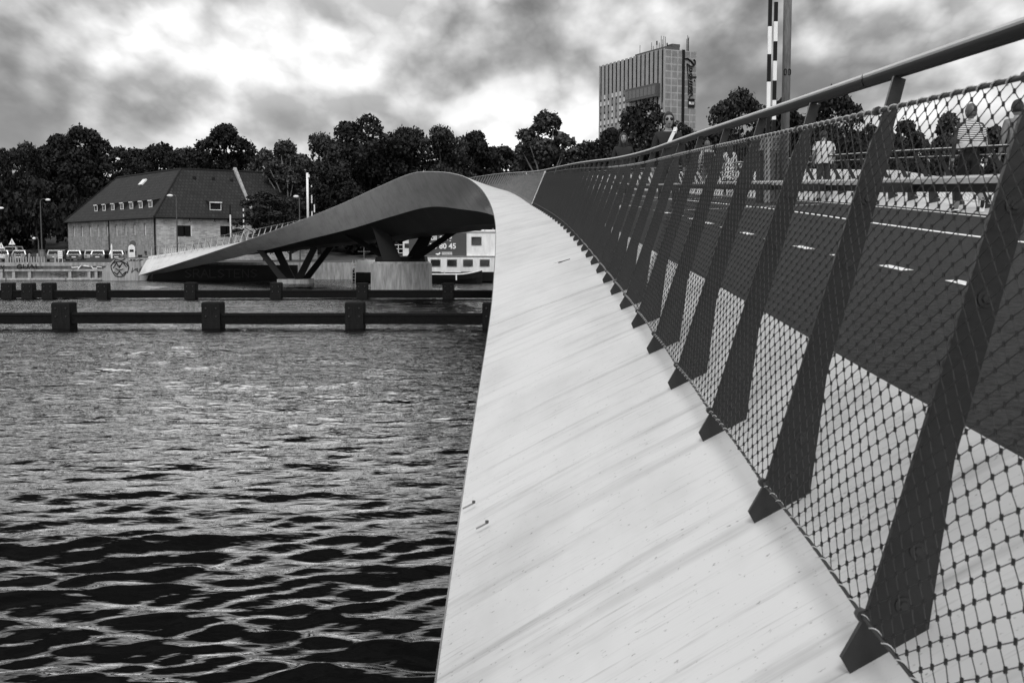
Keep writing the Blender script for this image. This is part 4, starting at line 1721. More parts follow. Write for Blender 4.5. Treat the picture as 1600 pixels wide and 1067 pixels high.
wm.box((0, 0, 0), (0.06, rib_w * 0.40, 1.85))
wlight = wm.mesh('window_pane', M['blind'])
wdark = wm.mesh('window_pane', M['glass_grey'])
r_ = random.Random(15)
rotl = math.atan2(lu.y, lu.x) - math.pi / 2
for k in range(NB):
    for fl in range(17):
        z_ = HT - 14.0 - fl * FLOOR
        if z_ < 18:
            break
        if 0 <= k <= 8 and fl < 3 and k < 7:
            continue
        light = r_.random() < 0.62
        o_ = link('window', wlight if light else wdark, hotel)
        o_.location = lu * ((k + 0.5) * rib_w) + out_l * 0.14 + Vector((0, 0, z_))
        o_.rotation_euler = (0, 0, rotl)
q = MB()
q.bar(lu * (0.9 * rib_w) + out_l * 1.3 + Vector((0, 0, HT - 16.2)), lu * (8.1 * rib_w) + out_l * 1.3 + Vector((0, 0, HT - 16.2)), 2.6, 5.4)
q.build('restaurant_bay', M['dark_grey'], hotel)
for k in range(8):
    q = MB()
    q.bar(lu * ((1.0 + k * 0.9) * rib_w) + out_l * 2.64 + Vector((0, 0, HT - 16.2)), lu * ((1.74 + k * 0.9) * rib_w) + out_l * 2.64 + Vector((0, 0, HT - 16.2)), 0.06, 3.4)
    q.build('bay_window', M['glass_grey'], hotel)
q = MB()
q.bar(eu * 8.9 - lu * 0.05 + Vector((0, 0, 0)), eu * 8.9 - lu * 0.05 + Vector((0, 0, HT + 0.3)), 1.25, 0.5, up=lu)
q.build('stair_slot', M['black'], hotel)
q = MB()
q.bar(lu * 2 + eu * 5 + Vector((0, 0, HT + 0.8)), lu * 25 + eu * 5 + Vector((0, 0, HT + 0.8)), 7, 1.5)
q.bar(lu * 4 + eu * 8 + Vector((0, 0, HT + 2.6)), lu * 8 + eu * 8 + Vector((0, 0, HT + 2.6)), 4, 1.2)
q.build('roof_plant', M['dark_grey'], hotel)
for k in range(15):
    q = MB()
    a_ = lu * r_.uniform(1, 24) + eu * r_.uniform(1.5, 7) if k < 11 else eu * r_.uniform(9, 14) + lu * 2
    hh = r_.uniform(1.8, 5.5)
    q.tube([a_ + Vector((0, 0, HT)), a_ + Vector((0, 0, HT + 1.5 + hh))], 0.11, 5)
    if k in (0, 6):
        q.box(a_ + Vector((0, 0, HT + 0.9 + hh)), (0.5, 0.5, 1.6))
    q.build('antenna', M['black'], hotel)
# hand written sign running down the end wall, and the square below it
SG_ = 84.0 / 300.0 / 8.886        # metres for one unit of the sign's own drawing grid
sx0, sz0 = 305.0, 170.0


def sign_pt(x, y):
    return eu * (9.7 + (x - sx0) * 0.0335) - lu * 0.25 + Vector((0, 0, HT - 3.0 - (y - sz0) * 0.0304))


sign_lines = [([(306, 180), (340, 176), (380, 200), (410, 226), (440, 262)], 0.42), ([(430, 180), (452, 205), (450, 238), (425, 268), (385, 276), (345, 258), (328, 246)], 0.36),
              ([(330, 246), (338, 300), (348, 400), (356, 520), (360, 660)], 0.26), ([(385, 276), (362, 292)], 0.30),
              ([(410, 302), (385, 300), (366, 318), (372, 340), (396, 338), (408, 318), (402, 345), (370, 352)], 0.30),
              ([(404, 378), (380, 376), (366, 396), (376, 416), (402, 412), (408, 390)], 0.30), ([(366, 424), (410, 418), (470, 416)], 0.34),
              ([(372, 446), (412, 444)], 0.34), ([(440, 460), (452, 464)], 0.34),
              ([(376, 466), (382, 486), (400, 480), (414, 494)], 0.30), ([(376, 506), (376, 520), (396, 514), (414, 530)], 0.30),
              ([(376, 536), (378, 556), (398, 550), (416, 566)], 0.30),
              ([(412, 584), (390, 578), (376, 594), (384, 612), (408, 612), (416, 596), (412, 584)], 0.32),
              ([(370, 636), (412, 634), (420, 650), (412, 662), (392, 668), (374, 690), (380, 700)], 0.32)]
q = MB()
for ln, wd in sign_lines:
    q.tube([sign_pt(*p_) for p_ in ln], wd * 0.88, 6)
q.build('sign_lettering', M['black'], hotel)
q = MB()
b_ = sign_pt(402, 772)
q.bar(b_ - eu * 1.55, b_ + eu * 1.55, 0.3, 3.7)
sq = q.build('sign_square', M['black'], hotel)
text_mesh('sign_square_letters', 'BLU', 1.45, M['white'], sq, tuple(b_ - lu * 0.17 - eu * 0.05 - Vector((0, 0, 0.5))), (R(90), 0, math.atan2(eu.y, eu.x)), align='CENTER', extrude=0.02, bold=0.05)


# ------------------------------------------------------------------ trees
def leaf_mesh(name, lobes, n, size, m, seed, down=0.25):
    """many small leaf sprays spread over overlapping lobes"""
    r = np.random.default_rng(seed)
    w = np.array([l[3] ** 2 for l in lobes])
    w = w / w.sum()
    li = r.choice(len(lobes), n, p=w)
    L_ = np.array(lobes)[li]
    d = r.normal(size=(n, 3))
    d /= np.linalg.norm(d, axis=1, keepdims=True)
    d[:, 2] = np.where((d[:, 2] < -0.35) & (r.random(n) > down), -d[:, 2], d[:, 2])
    rad = L_[:, 3] * (0.55 + 0.5 * r.random(n) ** 0.6)
    # twiggy outliers
    rad *= np.where(r.random(n) < 0.10, 1.0 + 0.28 * r.random(n), 1.0)
    C = L_[:, :3] + d * rad[:, None] * np.array([1, 1, 0.85])
    nrm = d * 0.75 + r.normal(size=(n, 3)) * 0.75 + np.array([0, 0, 0.25])
    nrm /= np.linalg.norm(nrm, axis=1, keepdims=True)
    t = np.cross(nrm, r.normal(size=(n, 3)))
    t /= np.linalg.norm(t, axis=1, keepdims=True)
    b = np.cross(nrm, t)
    sz = size * (0.55 + 0.9 * r.random((n, 1)))
    asp = 0.55 + 0.35 * r.random((n, 1))
    fold = nrm * sz * 0.25
    V = np.stack([C - t * sz, C - b * sz * asp - fold, C + t * sz, C + b * sz * asp - fold * 0.5], 1).reshape(-1, 3)
    F = np.arange(4 * n).reshape(-1, 4)
    F = np.concatenate([F[:, [0, 1, 2]], F[:, [0, 2, 3]]], 0)
    me = bpy.data.meshes.new(name)
    me.vertices.add(len(V))
    me.vertices.foreach_set('co', V.ravel())
    me.loops.add(len(F) * 3)
    me.loops.foreach_set('vertex_index', F.ravel().astype(np.int32))
    me.polygons.add(len(F))
    me.polygons.foreach_set('loop_start', np.arange(0, len(F) * 3, 3, dtype=np.int32))
    me.materials.append(m)
    me.update()
    return me


def tree_proto(seed, h, w, base, m, bark, n=6500, size=0.25, spread=1.0, holes=1.0, lobes_n=46):
    r = random.Random(seed)
    lobes = []
    ch = h - base
    for k in range(lobes_n):
        t = r.random()
        z = base + ch * (0.12 + 0.80 * t)
        env = math.sin(math.pi * min(1, (0.16 + 0.80 * t)) ** 0.85) ** 0.7
        a = r.uniform(0, 6.283)
        rr = w / 2 * env * (0.25 + 0.75 * r.random() ** 0.6)
        lobes.append((math.cos(a) * rr * spread, math.sin(a) * rr * spread, z, r.uniform(0.065, 0.155) * w * holes))
    lobes.append((r.uniform(-.06, .06) * w, 0, h - 0.12 * ch, 0.15 * w))
    for k in range(3):
        a = r.uniform(0, 6.283)
        lobes.append((math.cos(a) * .08 * w, math.sin(a) * .08 * w, base + ch * r.uniform(.35, .65), 0.2 * w))
    crown = leaf_mesh('crown', lobes, n, size, m, seed)
    tb = MB()
    tb.tube([(0, 0, -0.5), (0.05, 0, base * 0.6), (0.1, 0.1, base + ch * 0.35), (0, 0.1, base + ch * 0.7)], [0.022 * h, 0.018 * h, 0.012 * h, 0.004 * h], 8)
    for lb in lobes[:22]:
        z0_ = base * 0.7 + (lb[2] - base) * 0.45
        tb.tube([(0.05, 0.05, z0_), (lb[0] * .5, lb[1] * .5, (z0_ + lb[2]) / 2 + 0.4), (lb[0], lb[1], lb[2])], [0.009 * h, 0.006 * h, 0.002 * h], 5)
    trunk = tb.mesh('trunk', bark)
    return crown, trunk, h, w


protos = [tree_proto(101, 20, 14, 1.2, M['leaf'], M['bark'], 15000),
          tree_proto(102, 20, 12, 2.0, M['leaf'], M['bark'], 14000),
          tree_proto(103, 20, 15, 0.6, M['leaf2'], M['bark'], 15000),
          tree_proto(104, 20, 11, 3.0, M['leaf2'], M['bark'], 10500, holes=0.85, lobes_n=36),
          tree_proto(105, 20, 13, 1.2, M['leaf'], M['bark'], 14500),
          tree_proto(106, 18, 11, 4.0, M['leaf3'], M['pale_bark'], 7600, holes=0.75, lobes_n=32)]
shrubs = [tree_proto(201, 6, 7, 0.2, M['leaf2'], M['bark'], 2600, 0.26, lobes_n=16), tree_proto(202, 6, 8, 0.2, M['leaf'], M['bark'], 2600, 0.26, lobes_n=16)]


def place_tree(pi, x, y, h, w, label, rz, group='trees on the far bank', name='tree', plist=None, base=GROUND, cat='tree'):
    cr, tr, h0, w0 = (plist or protos)[pi]
    t = thing(name, label, cat, (x, y, base), rz, group)
    t.scale = (w / w0, w / w0, h / h0)
    link('trunk', tr, t)
    link('crown', cr, t)
    return t


# bearing, distance, height of the top in the view, width, kind, label
TR = [(-8, 205, 222, 62, 0, 'dark tree cut by the left picture edge, behind the parked cars'),
      (48, 215, 226, 78, 2, 'second tree from the left edge, rounded dark crown behind the car park'),
      (98, 228, 212, 84, 1, 'tree left of the flat topped crown above the left end of the warehouse roof'),
      (137, 222, 203, 92, 4, 'flat topped broad tree above the left end of the warehouse roof'),
      (192, 232, 230, 74, 3, 'low topped tree right of the flat topped one, behind the warehouse ridge'),
      (246, 226, 229, 84, 0, 'tree rising behind the middle of the warehouse roof'),
      (302, 232, 234, 78, 2, 'tree behind the hip corner of the warehouse roof'),
      (352, 224, 196, 92, 1, 'tall domed tree standing highest behind the warehouse right wing'),
      (512, 214, 212, 84, 2, 'tree left of the tallest middle tree, right of the pale masts'),
      (578, 220, 182, 112, 0, 'tallest broad tree in the middle, behind the rising bridge edge'),
      (642, 226, 203, 84, 4, 'tree just right of the tallest middle tree, over the bridge crest'),
      (694, 220, 201, 84, 2, 'tree behind the top of the bridge curve'),
      (738, 226, 207, 76, 1, 'tree behind the far railing right of the bridge crest'),
      (788, 232, 228, 72, 3, 'low tree in the dip between the crest tree and the round tree'),
      (852, 216, 180, 108, 5, 'round topped tree with sky gaps, alone between crest and hotel'),
      (915, 226, 222, 80, 0, 'low tree at the foot of the hotel, left of its front'),
      (955, 214, 205, 70, 4, 'tree before the left corner of the hotel front'),
      (1008, 196, 160, 112, 0, 'big dark tree standing in front of the hotel tower'),
      (1076, 236, 205, 70, 2, 'small tree at the hotel right corner'),
      (1152, 186, 147, 112, 2, 'big rounded tree right of the hotel, left of the striped booms'),
      (1215, 196, 158, 84, 1, 'tree behind the tall grey pole'),
      (1298, 180, 147, 92, 4, 'broad tree right of the tall grey pole, above the railing'),
      (1352, 200, 196, 74, 0, 'tree behind the nearest whole railing post'),
      (1408, 206, 188, 76, 3, 'loose crowned tree left of the walker with the striped shawl'),
      (1474, 200, 181, 78, 5, 'thin leafy tree just left of the striped shawl'),
      (1545, 204, 198, 84, 3, 'tree between the two walkers at the right'),
      (1612, 200, 190, 80, 2, 'tree at the right picture edge behind the dark jacket')]
for k, (p_, d_, top, wp, pi, lab) in enumerate(TR):
    h_ = 4 + (385 - top) * d_ / 1750 - GROUND
    place_tree(pi, px(p_, d_), d_, h_ * 1.02, wp * d_ / 1750 * 1.28, lab, (k * 2.399) % 6.283)
# trees before the warehouse end and round the bridge landing
place_tree(5, px(452, 166), 166, 17.6, 10.5, 'slender light tree with pale branches between warehouse and masts', 0.6)
place_tree(5, px(418, 174), 174, 17.0, 9.0, 'sparse light tree with bare twigs over the warehouse right end', 2.1)
place_tree(3, px(415, 150), 150, 9.5, 8.5, 'low leafy tree hiding the warehouse right end wall', 1.3)
place_tree(2, px(455, 152), 152, 8.8, 8.0, 'low rounded tree right of the warehouse beside a lamp', 4.0)
place_tree(0, px(505, 165), 165, 14.5, 12, 'mid height dark tree behind the white masts', 5.0)
# the packed wood behind the single trees and its undergrowth read as one mass


def mass(name, label, cat, protos_, spots):
    VV, FF, o_ = [], [], 0
    for crown, x, y, h, w, h0, w0, rz in spots:
        n_ = len(crown.vertices)
        V = np.empty(n_ * 3)
        crown.vertices.foreach_get('co', V)
        V = V.reshape(-1, 3) * np.array([w / w0, w / w0, h / h0])
        c_, s_ = math.cos(rz), math.sin(rz)
        V = np.stack([V[:, 0] * c_ - V[:, 1] * s_ + x, V[:, 0] * s_ + V[:, 1] * c_ + y, V[:, 2] + GROUND], -1)
        F = np.empty(len(crown.polygons) * 3, dtype=np.int32)
        crown.loops.foreach_get('vertex_index', F)
        VV.append(V)
        FF.append(F + o_)
        o_ += n_
    V, F = np.concatenate(VV), np.concatenate(FF)
    me = bpy.data.meshes.new(name)
    me.vertices.add(len(V))
    me.vertices.foreach_set('co', V.ravel())
    me.loops.add(len(F))
    me.loops.foreach_set('vertex_index', F)
    me.polygons.add(len(F) // 3)
    me.polygons.foreach_set('loop_start', np.arange(0, len(F), 3, dtype=np.int32))
    me.materials.append(M['leaf'])
    me.update()
    o_ = tag(link(name, me), label, cat)
    o_['kind'] = 'stuff'


fillp = [tree_proto(301 + k, 20, 14, 0.5, M['leaf'], M['bark'], 5200, 0.34, lobes_n=30) for k in range(3)]
r_ = random.Random(3)
spots = []
for k in range(42):
    p_ = -40 + k * 40.5 + r_.uniform(-12, 12)
    d_ = r_.uniform(238, 262)
    top = 230 if p_ < 880 else (225 if p_ < 1070 else 204)
    h_ = 4 + (385 - top - r_.uniform(-8, 10)) * d_ / 1750 - GROUND
    cr, tr, h0, w0 = fillp[k % 3]
    spots.append((cr, px(p_, d_), d_, h_, r_.uniform(14, 18), h0, w0, r_.uniform(0, 6.28)))
mass('wood', 'dense dark wood filling the skyline behind the single tree crowns', 'wood', fillp, spots)
spots = []
for k in range(46):
    p_ = -40 + k * 37 + r_.uniform(-10, 10)
    d_ = r_.uniform(184, 202) if not 90 < p_ < 430 else r_.uniform(196, 206)
    cr, tr, h0, w0 = shrubs[k % 2]
    spots.append((cr, px(p_, d_), d_, r_.uniform(8.5, 13.5), r_.uniform(8, 12), h0, w0, r_.uniform(0, 6.28)))
mass('undergrowth', 'dark undergrowth at the foot of the wood behind car park and warehouse', 'undergrowth', shrubs, spots)

# rampart under the wood
mb = MB()
xs_ = np.linspace(-400, 400, 41)
loft(mb, [[(x, 190 + 0.02 * x, GROUND + 0.02) for x in xs_], [(x, 214, GROUND + 3.4 + math.sin(x * .05) * .4) for x in xs_], [(x, 262, GROUND + 3.8) for x in xs_], [(x, 300, GROUND + 0.02) for x in xs_]])
structure(mb.build('terrain', M['grass']))


# ------------------------------------------------------------------ cars on the quay
def car(label, p_, d_, rz, paint, van=False, L=4.3):
    c = thing('parked_car', label, 'car', (px(p_, d_), d_, GROUND), rz, 'cars parked along the quay')
    Wd, H1, H2 = 1.78, (0.92 if not van else 1.0), (1.48 if not van else 1.95)
    b = MB()
    prof = [(-L / 2, 0.32), (-L / 2 - .04, 0.62), (-L / 2 + .06, H1), (L / 2 - 1.15, H1), (L / 2 - .15, H1 - .16), (L / 2, 0.62), (L / 2 - .04, 0.32)]
    rows = []
    for sx, ins in ((-1, 0.06), (-1, 0.0), (1, 0.0), (1, 0.06)):
        x_ = sx * (Wd / 2 - ins)
        if ins:
            rows.append([(x_, y_ * 0.985, z_) for y_, z_ in prof])
        else:
            rows.append([(x_, y_, z_ if 0.4 < z_ < H1 - 0.2 else z_) for y_, z_ in prof])
    b.prism(prof, (0, 0, 0), (0, 1, 0), (0, 0, 1), (1, 0, 0), Wd)
    roofp = [(-L / 2 + .10, H1), (-L / 2 + (.34 if not van else .12), H2 - .06), (-L / 2 + .62, H2), (L / 2 - 2.15 + (.5 if van else 0), H2), (L / 2 - 1.35 + (.2 if van else 0), H1)]
    n_ = len(roofp)
    V_ = [(-Wd / 2 * (0.98 if z_ <= H1 else .80), y_, z_) for y_, z_ in roofp] + [(Wd / 2 * (0.98 if z_ <= H1 else .80), y_, z_) for y_, z_ in roofp]
    b.add(V_, [tuple(range(n_)), tuple(range(n_, 2 * n_))[::-1]] + [(i, n_ + i, n_ + i + 1, i + 1) for i in range(n_ - 1)])
    b.build('body', paint, c, auto=35)
    zc = (H1 + H2) / 2
    g = MB()
    y0_, y1_ = -L / 2 + (.115 if not van else .09), -L / 2 + (.29 if not van else .10)
    g.quad((-Wd * .40, y0_ - .03, H1 + .06), (Wd * .40, y0_ - .03, H1 + .06), (Wd * .34, y1_ - .03, H2 - .12), (-Wd * .34, y1_ - .03, H2 - .12))
    g.build('rear_window', M['car_glass'], c)
    g = MB()
    g.quad((Wd * .42, L / 2 - 1.34, H1 + .05), (-Wd * .42, L / 2 - 1.34, H1 + .05), (-Wd * .35, L / 2 - 1.98, H2 - .08), (Wd * .35, L / 2 - 1.98, H2 - .08))
    g.build('windscreen', M['car_glass'], c)
    for sx in (-1, 1):
        g = MB()
        x0_, x1_ = sx * Wd * .492, sx * Wd * .418
        q_ = [(x0_, -L / 2 + .42, H1 + .06), (x0_, L / 2 - 1.6, H1 + .06), (x1_, L / 2 - 2.15, H2 - .10), (x1_, -L / 2 + .62, H2 - .10)]
        g.quad(*(q_ if sx > 0 else q_[::-1]))
        g.build('side_window', M['car_glass'], c)
        for y_ in (-L / 2 + .8, L / 2 - .85):
            w_ = MB()
            w_.tube([(sx * (Wd / 2 - .2), y_, .32), (sx * (Wd / 2 + .015), y_, .32)], .32, 14)
            wo_ = w_.build('wheel', M['rubber'], c)
            w_ = MB()
            w_.tube([(sx * (Wd / 2 + .016), y_, .32), (sx * (Wd / 2 + .03), y_, .32)], .19, 10)
            w_.build('rim', M['galv'], wo_)
        q_ = MB()
        q_.box((sx * (Wd / 2 - .2), -L / 2 - .02, .74), (.26, .08, .22))
        q_.build('tail_light', M['grey'], c)
        q_ = MB()
        q_.box((sx * (Wd / 2 - .3), L / 2 - .03, .66), (.36, .08, .16))
        q_.build('headlight', M['glass_grey'], c)
    q_ = MB()
    q_.box((0, -L / 2 - .04, .62), (.5, .03, .12))
    q_.build('number_plate', M['white'], c)
    q_ = MB()
    q_.box((0, -L / 2 + .02, .40), (Wd * .98, .14, .16))
    q_.build('bumper', M['dark_grey'], c)
    return c


M['car_white'] = mat('white_car_paint', 0.42, 0.25, coat=0.6)
M['car_silver'] = mat('silver_car_paint', 0.2, 0.25, 0.4, coat=0.6)
M['car_dark'] = mat('dark_car_paint', 0.018, 0.2, coat=0.8)
M['car_grey'] = mat('grey_car_paint', 0.10, 0.25, coat=0.6)
CARS = [('white estate car, leftmost of the parked row', 12, 141, 0.15, 'car_white', False), ('white van standing behind the leftmost white car', 27, 147, 0.1, 'car_white', True),
        ('dark car half hidden by bollards, second in the parked row', 40, 141, 0.1, 'car_dark', False), ('silver car beside the grey cabinet and white board', 88, 143, 0.35, 'car_silver', False),
        ('dark grey car right of the silver one', 108, 146, -0.2, 'car_dark', False), ('black car in the middle of the row before the warehouse', 122, 142.5, 0.2, 'car_dark', False),
        ('white hatchback in the middle of the row before the warehouse', 141, 144, 0.5, 'car_white', False), ('black car with pale number plate right of the white hatchback', 161, 143, 0.1, 'car_dark', False),
        ('silver roofed car behind the white bollard post', 175, 147, -0.3, 'car_silver', False), ('black saloon at the right end of the parked row', 186, 142.5, 0.25, 'car_dark', False)]
for lab, p_, d_, rz, pt, van in CARS:
    car(lab, p_, d_, rz, M[pt], van)

# ------------------------------------------------------------------ street furniture on the quay


def lamp(label, p_, d_, h, arm, head=0.9):
    l_ = thing('street_lamp', label, 'street lamp', (px(p_, d_), d_, GROUND), 0, 'street lamps on the far bank')
    q_ = MB()
    q_.tube([(0, 0, 0), (0, 0, h * .5), (0, 0, h - .3)], [.11, .085, .06], 8)
    q_.build('pole', M['dark_grey'], l_)
    q_ = MB()
    q_.tube([(0, 0, h - .35), (arm * .15, 0, h), (arm * .6, 0, h + .12), (arm, 0, h + .05)], .045, 6)
    q_.build('arm', M['dark_grey'], l_)
    q_ = MB()
    q_.sphere((arm + math.copysign(head * .4, arm), 0, h), (head / 2, .22, .16), 12, 6)
    q_.build('lamp_head', M['white'], l_)


lamp('street lamp with pale head left of the warehouse, tallest at the car park', 68, 150, 8.1, 0.75, 0.7)
lamp('street lamp whose pale head shows at the left picture edge', -2, 150, 7.0, 0.5, 0.7)
lamp('street lamp in front of the warehouse right wall', 279, 142, 8.3, -0.45, 0.8)
lamp('street lamp between low trees right of the warehouse', 470, 140, 8.1, -0.12, 0.7)
lamp('short lamp with curved neck beside the grey cabinet', 63, 137, 2.9, -0.35, 0.4)


def sign_post(label, p_, d_, h, kind):
    t = thing('road_sign', label, 'road sign', (px(p_, d_), d_, GROUND), 0, 'road signs on the quay')
    q_ = MB()
    q_.tube([(0, 0, 0), (0, 0, h)], .035, 6)
    q_.build('post', M['galv'], t)
    q_ = MB()
    if kind == 'tri':
        q_.prism([(-.42, -.35), (.42, -.35), (0, .42)], (0, -.05, h), (1, 0, 0), (0, 0, 1), (0, 1, 0), .03)
        q_.build('board', M['white'], t)
        q_ = MB()
        q_.prism([(-.05, -.2), (.05, -.2), (.03, .15), (-.03, .15)], (0, -.07, h), (1, 0, 0), (0, 0, 1), (0, 1, 0), .01)
        q_.build('symbol', M['black'], t)
    elif kind == 'disc':
        q_.tube([(0, -.06, h), (0, -.03, h)], .40, 18)
        q_.build('board', M['dark_grey'], t)
    else:
        q_.prism([(-.4, -1.1), (.4, -1.1), (.4, .5), (.28, .75), (0, .86), (-.28, .75), (-.4, .5)], (0, -.05, h), (1, 0, 0), (0, 0, 1), (0, 1, 0), .06)
        q_.build('board', M['white_worn'] if kind == 'arch' else M['grey'], t)
        q_ = MB()
        q_.box((0, -.09, h - .55 if kind == 'arch2' else h + .1), (.5, .01, .3))
        q_.build('symbol', M['black'], t)


sign_post('triangular warning sign at the far left', 5, 139, 2.0, 'tri')
sign_post('triangular warning sign above the white van', 22, 141, 2.5, 'tri')
sign_post('round dark sign seen from behind near the bridge landing', 210, 138, 2.25, 'disc')
sign_post('arched pale notice board, left of a pair near the bridge landing', 208, 137, 1.3, 'arch')
sign_post('arched grey notice board, right of a pair near the bridge landing', 221, 137, 1.3, 'arch2')

t = thing('cabinet', 'grey street cabinet left of the silver car', 'cabinet', (px(68, 138), 138, GROUND))
q = MB()
q.box((0, 0, .72), (.55, .45, 1.44))
q.box((0, 0, 1.47), (.68, .56, .08))
q.build('housing', M['grey'], t)
t = thing('notice_board', 'white slatted board on two legs in front of the silver car', 'board', (px(96, 137), 137, GROUND))
q = MB()
for z_ in (.55, .8, 1.05, 1.3):
    q.box((0, 0, z_), (.55, .04, .2))
q.build('board', M['white_worn'], t)
for sx in (-.25, .25):
    q = MB()
    q.box((sx, .03, .7), (.06, .05, 1.4))
    q.build('leg', M['white_worn'], t)
bm_ = MB()
bm_.tube([(0, 0, 0), (0, 0, .62), (0, 0, .70)], [.085, .085, .04], 10)
bol = bm_.mesh('bollard', M['concrete'])
tb = MB()
tb.tube([(0, 0, 0), (0, 0, .98), (0, 0, 1.08)], [.12, .12, .05], 10)
tbol = tb.mesh('bollard', M['concrete'])
for p_ in (11, 24, 34, 45, 57, 83):
    o_ = link('bollard', tbol)
    o_.location = (px(p_, 134.0), 134.0 + p_ * 0.012, GROUND)
    tag(o_, 'tall pale bollard standing above the row of low ones at the quay edge', 'bollard', 'tall quay bollards')
for k in range(15):
    o_ = link('bollard', bol)
    p_ = 13.5 + k * 3.8
    o_.location = (px(p_, 133.6), 133.6 + p_ * 0.012, GROUND)
    tag(o_, 'low white bollard in the close row along the quay edge', 'bollard', 'low quay bollards')
t = thing('marker_post', 'tall white marker post before the black saloon', 'post', (px(176.5, 137.6), 137.6, GROUND))
q = MB()
q.tube([(0, 0, .35), (0, 0, 1.9), (0, 0, 2.25)], [.12, .10, .03], 8)
q.build('post', M['white'], t)
q = MB()
q.box((0, 0, .2), (.55, .5, .4), taper=.85)
q.build('foot', M['concrete'], t)
t = thing('picket_fence', 'pale picket fence along the bridge landing before the warehouse', 'fence', (px(258, 144), 144, GROUND))
pk = MB()
pk.box((0, 0, .85), (.07, .03, 1.7))
pkm = pk.mesh('picket', M['white_worn'])
for k in range(24):
    o_ = link('picket', pkm, t)
    o_.location = (k * .21, k * .10, 0)
q = MB()
q.bar((0, .04, 1.3), (23 * .21, .04 + 2.3, 1.3), .04, .08)
q.build('fence_rail', M['white_worn'], t)


# ------------------------------------------------------------------ booms, masts and housings on the deck
def boom(label, s, r, length, sw, width, group='raised striped booms', z0=0.9, first=0):
    b_ = thing('barrier_boom', label, 'barrier', deck_pt(s, r), float(gi(g_h, s)), group)
    z_, k = z0, first
    while z_ < length:
        e = min(z_ + sw, length)
        q_ = MB()
        q_.box((0, 0, (z_ + e) / 2), (width, width * .7, e - z_))
        q_.build('black_band' if k % 2 == 0 else 'white_band', M['black'] if k % 2 == 0 else M['white'], b_)
        z_, k = e, k + 1
    q_ = MB()
    q_.box((0, 0, z0 / 2), (width * 1.5, width * 1.5, z0))
    q_.build('pivot', M['grey'], b_)


def at_px(p_, d_):
    """station and offset on the deck for a bearing and distance"""
    x_, y_ = px(p_, d_), d_
    best = min(SG, key=lambda s: abs((x_ - gi(g_x, s)) * -math.sin(gi(g_h, s)) + (y_ - gi(g_y, s)) * math.cos(gi(g_h, s))) + (0 if math.hypot(x_ - gi(g_x, s), y_ - gi(g_y, s)) < 30 else 1e3))
    h = gi(g_h, best)
    return float(best), float((x_ - gi(g_x, best)) * math.cos(h) + (y_ - gi(g_y, best)) * math.sin(h))


s_, r__ = at_px(1196, 27)
boom('tall black and white boom raised left of the grey pole', s_, r__, 6.72, 0.645, 0.085, z0=1.56)
s_, r__ = at_px(1205.5, 31.5)
boom('shorter black and white boom raised beside the grey pole', s_, r__, 5.36, 0.535, 0.10, z0=1.62)
s_, r__ = at_px(1223, 27)
mast = thing('mast', 'tall grey steel mast on the deck with two small dark rings', 'mast', deck_pt(s_, r__), float(gi(g_h, s_)))
q = MB()
q.tube([(0, 0, 0), (0, 0, 12)], [.098, .102], 16)
q.build('pole', M['galv'], mast, smooth=True)
q = MB()
q.tube([(0, 0, 0), (0, 0, .04)], .2, 12)
q.build('base_plate', M['galv'], mast)
for dx_ in (-.048, .048):
    q = MB()
    ringp = [(dx_ + .030 * math.copysign(abs(math.cos(a)) ** .6, math.cos(a)), -.105 + .02 * (dx_ / .05) ** 2, 3.05 + .068 * math.copysign(abs(math.sin(a)) ** .6, math.sin(a))) for a in np.linspace(0, 6.283, 13)]
    q.tube(ringp, .014, 6)
    q.build('ring_mark', M['black'], mast)
s_, r__ = at_px(1200, 27.3)
hs = thing('boom_housing', 'grey drive housing with dark cabinets at the foot of the striped booms', 'cabinet', deck_pt(s_, r__), float(gi(g_h, s_)))
q = MB()
q.box((-.02, .1, 1.42), (.52, .4, .36))
q.build('drive_box', M['grey'], hs)
q = MB()
for k in range(6):
    q.box((.12, -.11, 1.30 + k * .045), (.2, .02, .018))
q.build('vent_slats', M['galv'], hs)
q = MB()
q.box((.12, .1, .62), (.36, .38, 1.24))
q.build('cabinet', M['dark_grey'], hs)
q = MB()
q.box((-.18, .1, .55), (.2, .34, 1.1))
q.build('cabinet', M['cloth_dark'], hs)
q = MB()
q.box((.12, -.10, .62), (.02, .02, 1.1))
q.build('door_gap', M['black'], hs)

s_, r__ = at_px(482.5, 126)
m2 = thing('mast', 'thick white mast on the far ramp of the bridge, right of the warehouse', 'mast', deck_pt(s_, r__), 0)
q = MB()
q.tube([(0, 0, 0), (0, 0, 6.9)], .13, 12)
q.build('pole', M['white_worn'], m2, smooth=True)
q = MB()
q.box((.16, -.05, 6.55), (.2, .25, .3))
q.build('camera_box', M['white'], m2)
s_, r__ = at_px(489.5, 127)
boom('thin striped boom just right of the thick white mast', s_, r__, 5.6, 0.9, 0.11)
s_, r__ = at_px(493, 129)
boom('shorter striped boom second to the right of the thick white mast', s_, r__, 4.4, 0.9, 0.11, first=1)
s_, r__ = at_px(362, 130)
boom('pale raised boom before the warehouse right windows', s_, r__, 4.6, 2.6, 0.13, first=1)
s_, r__ = at_px(384, 130.5)
boom('thin black and white boom at the warehouse right end', s_, r__, 4.2, 0.32, 0.11)


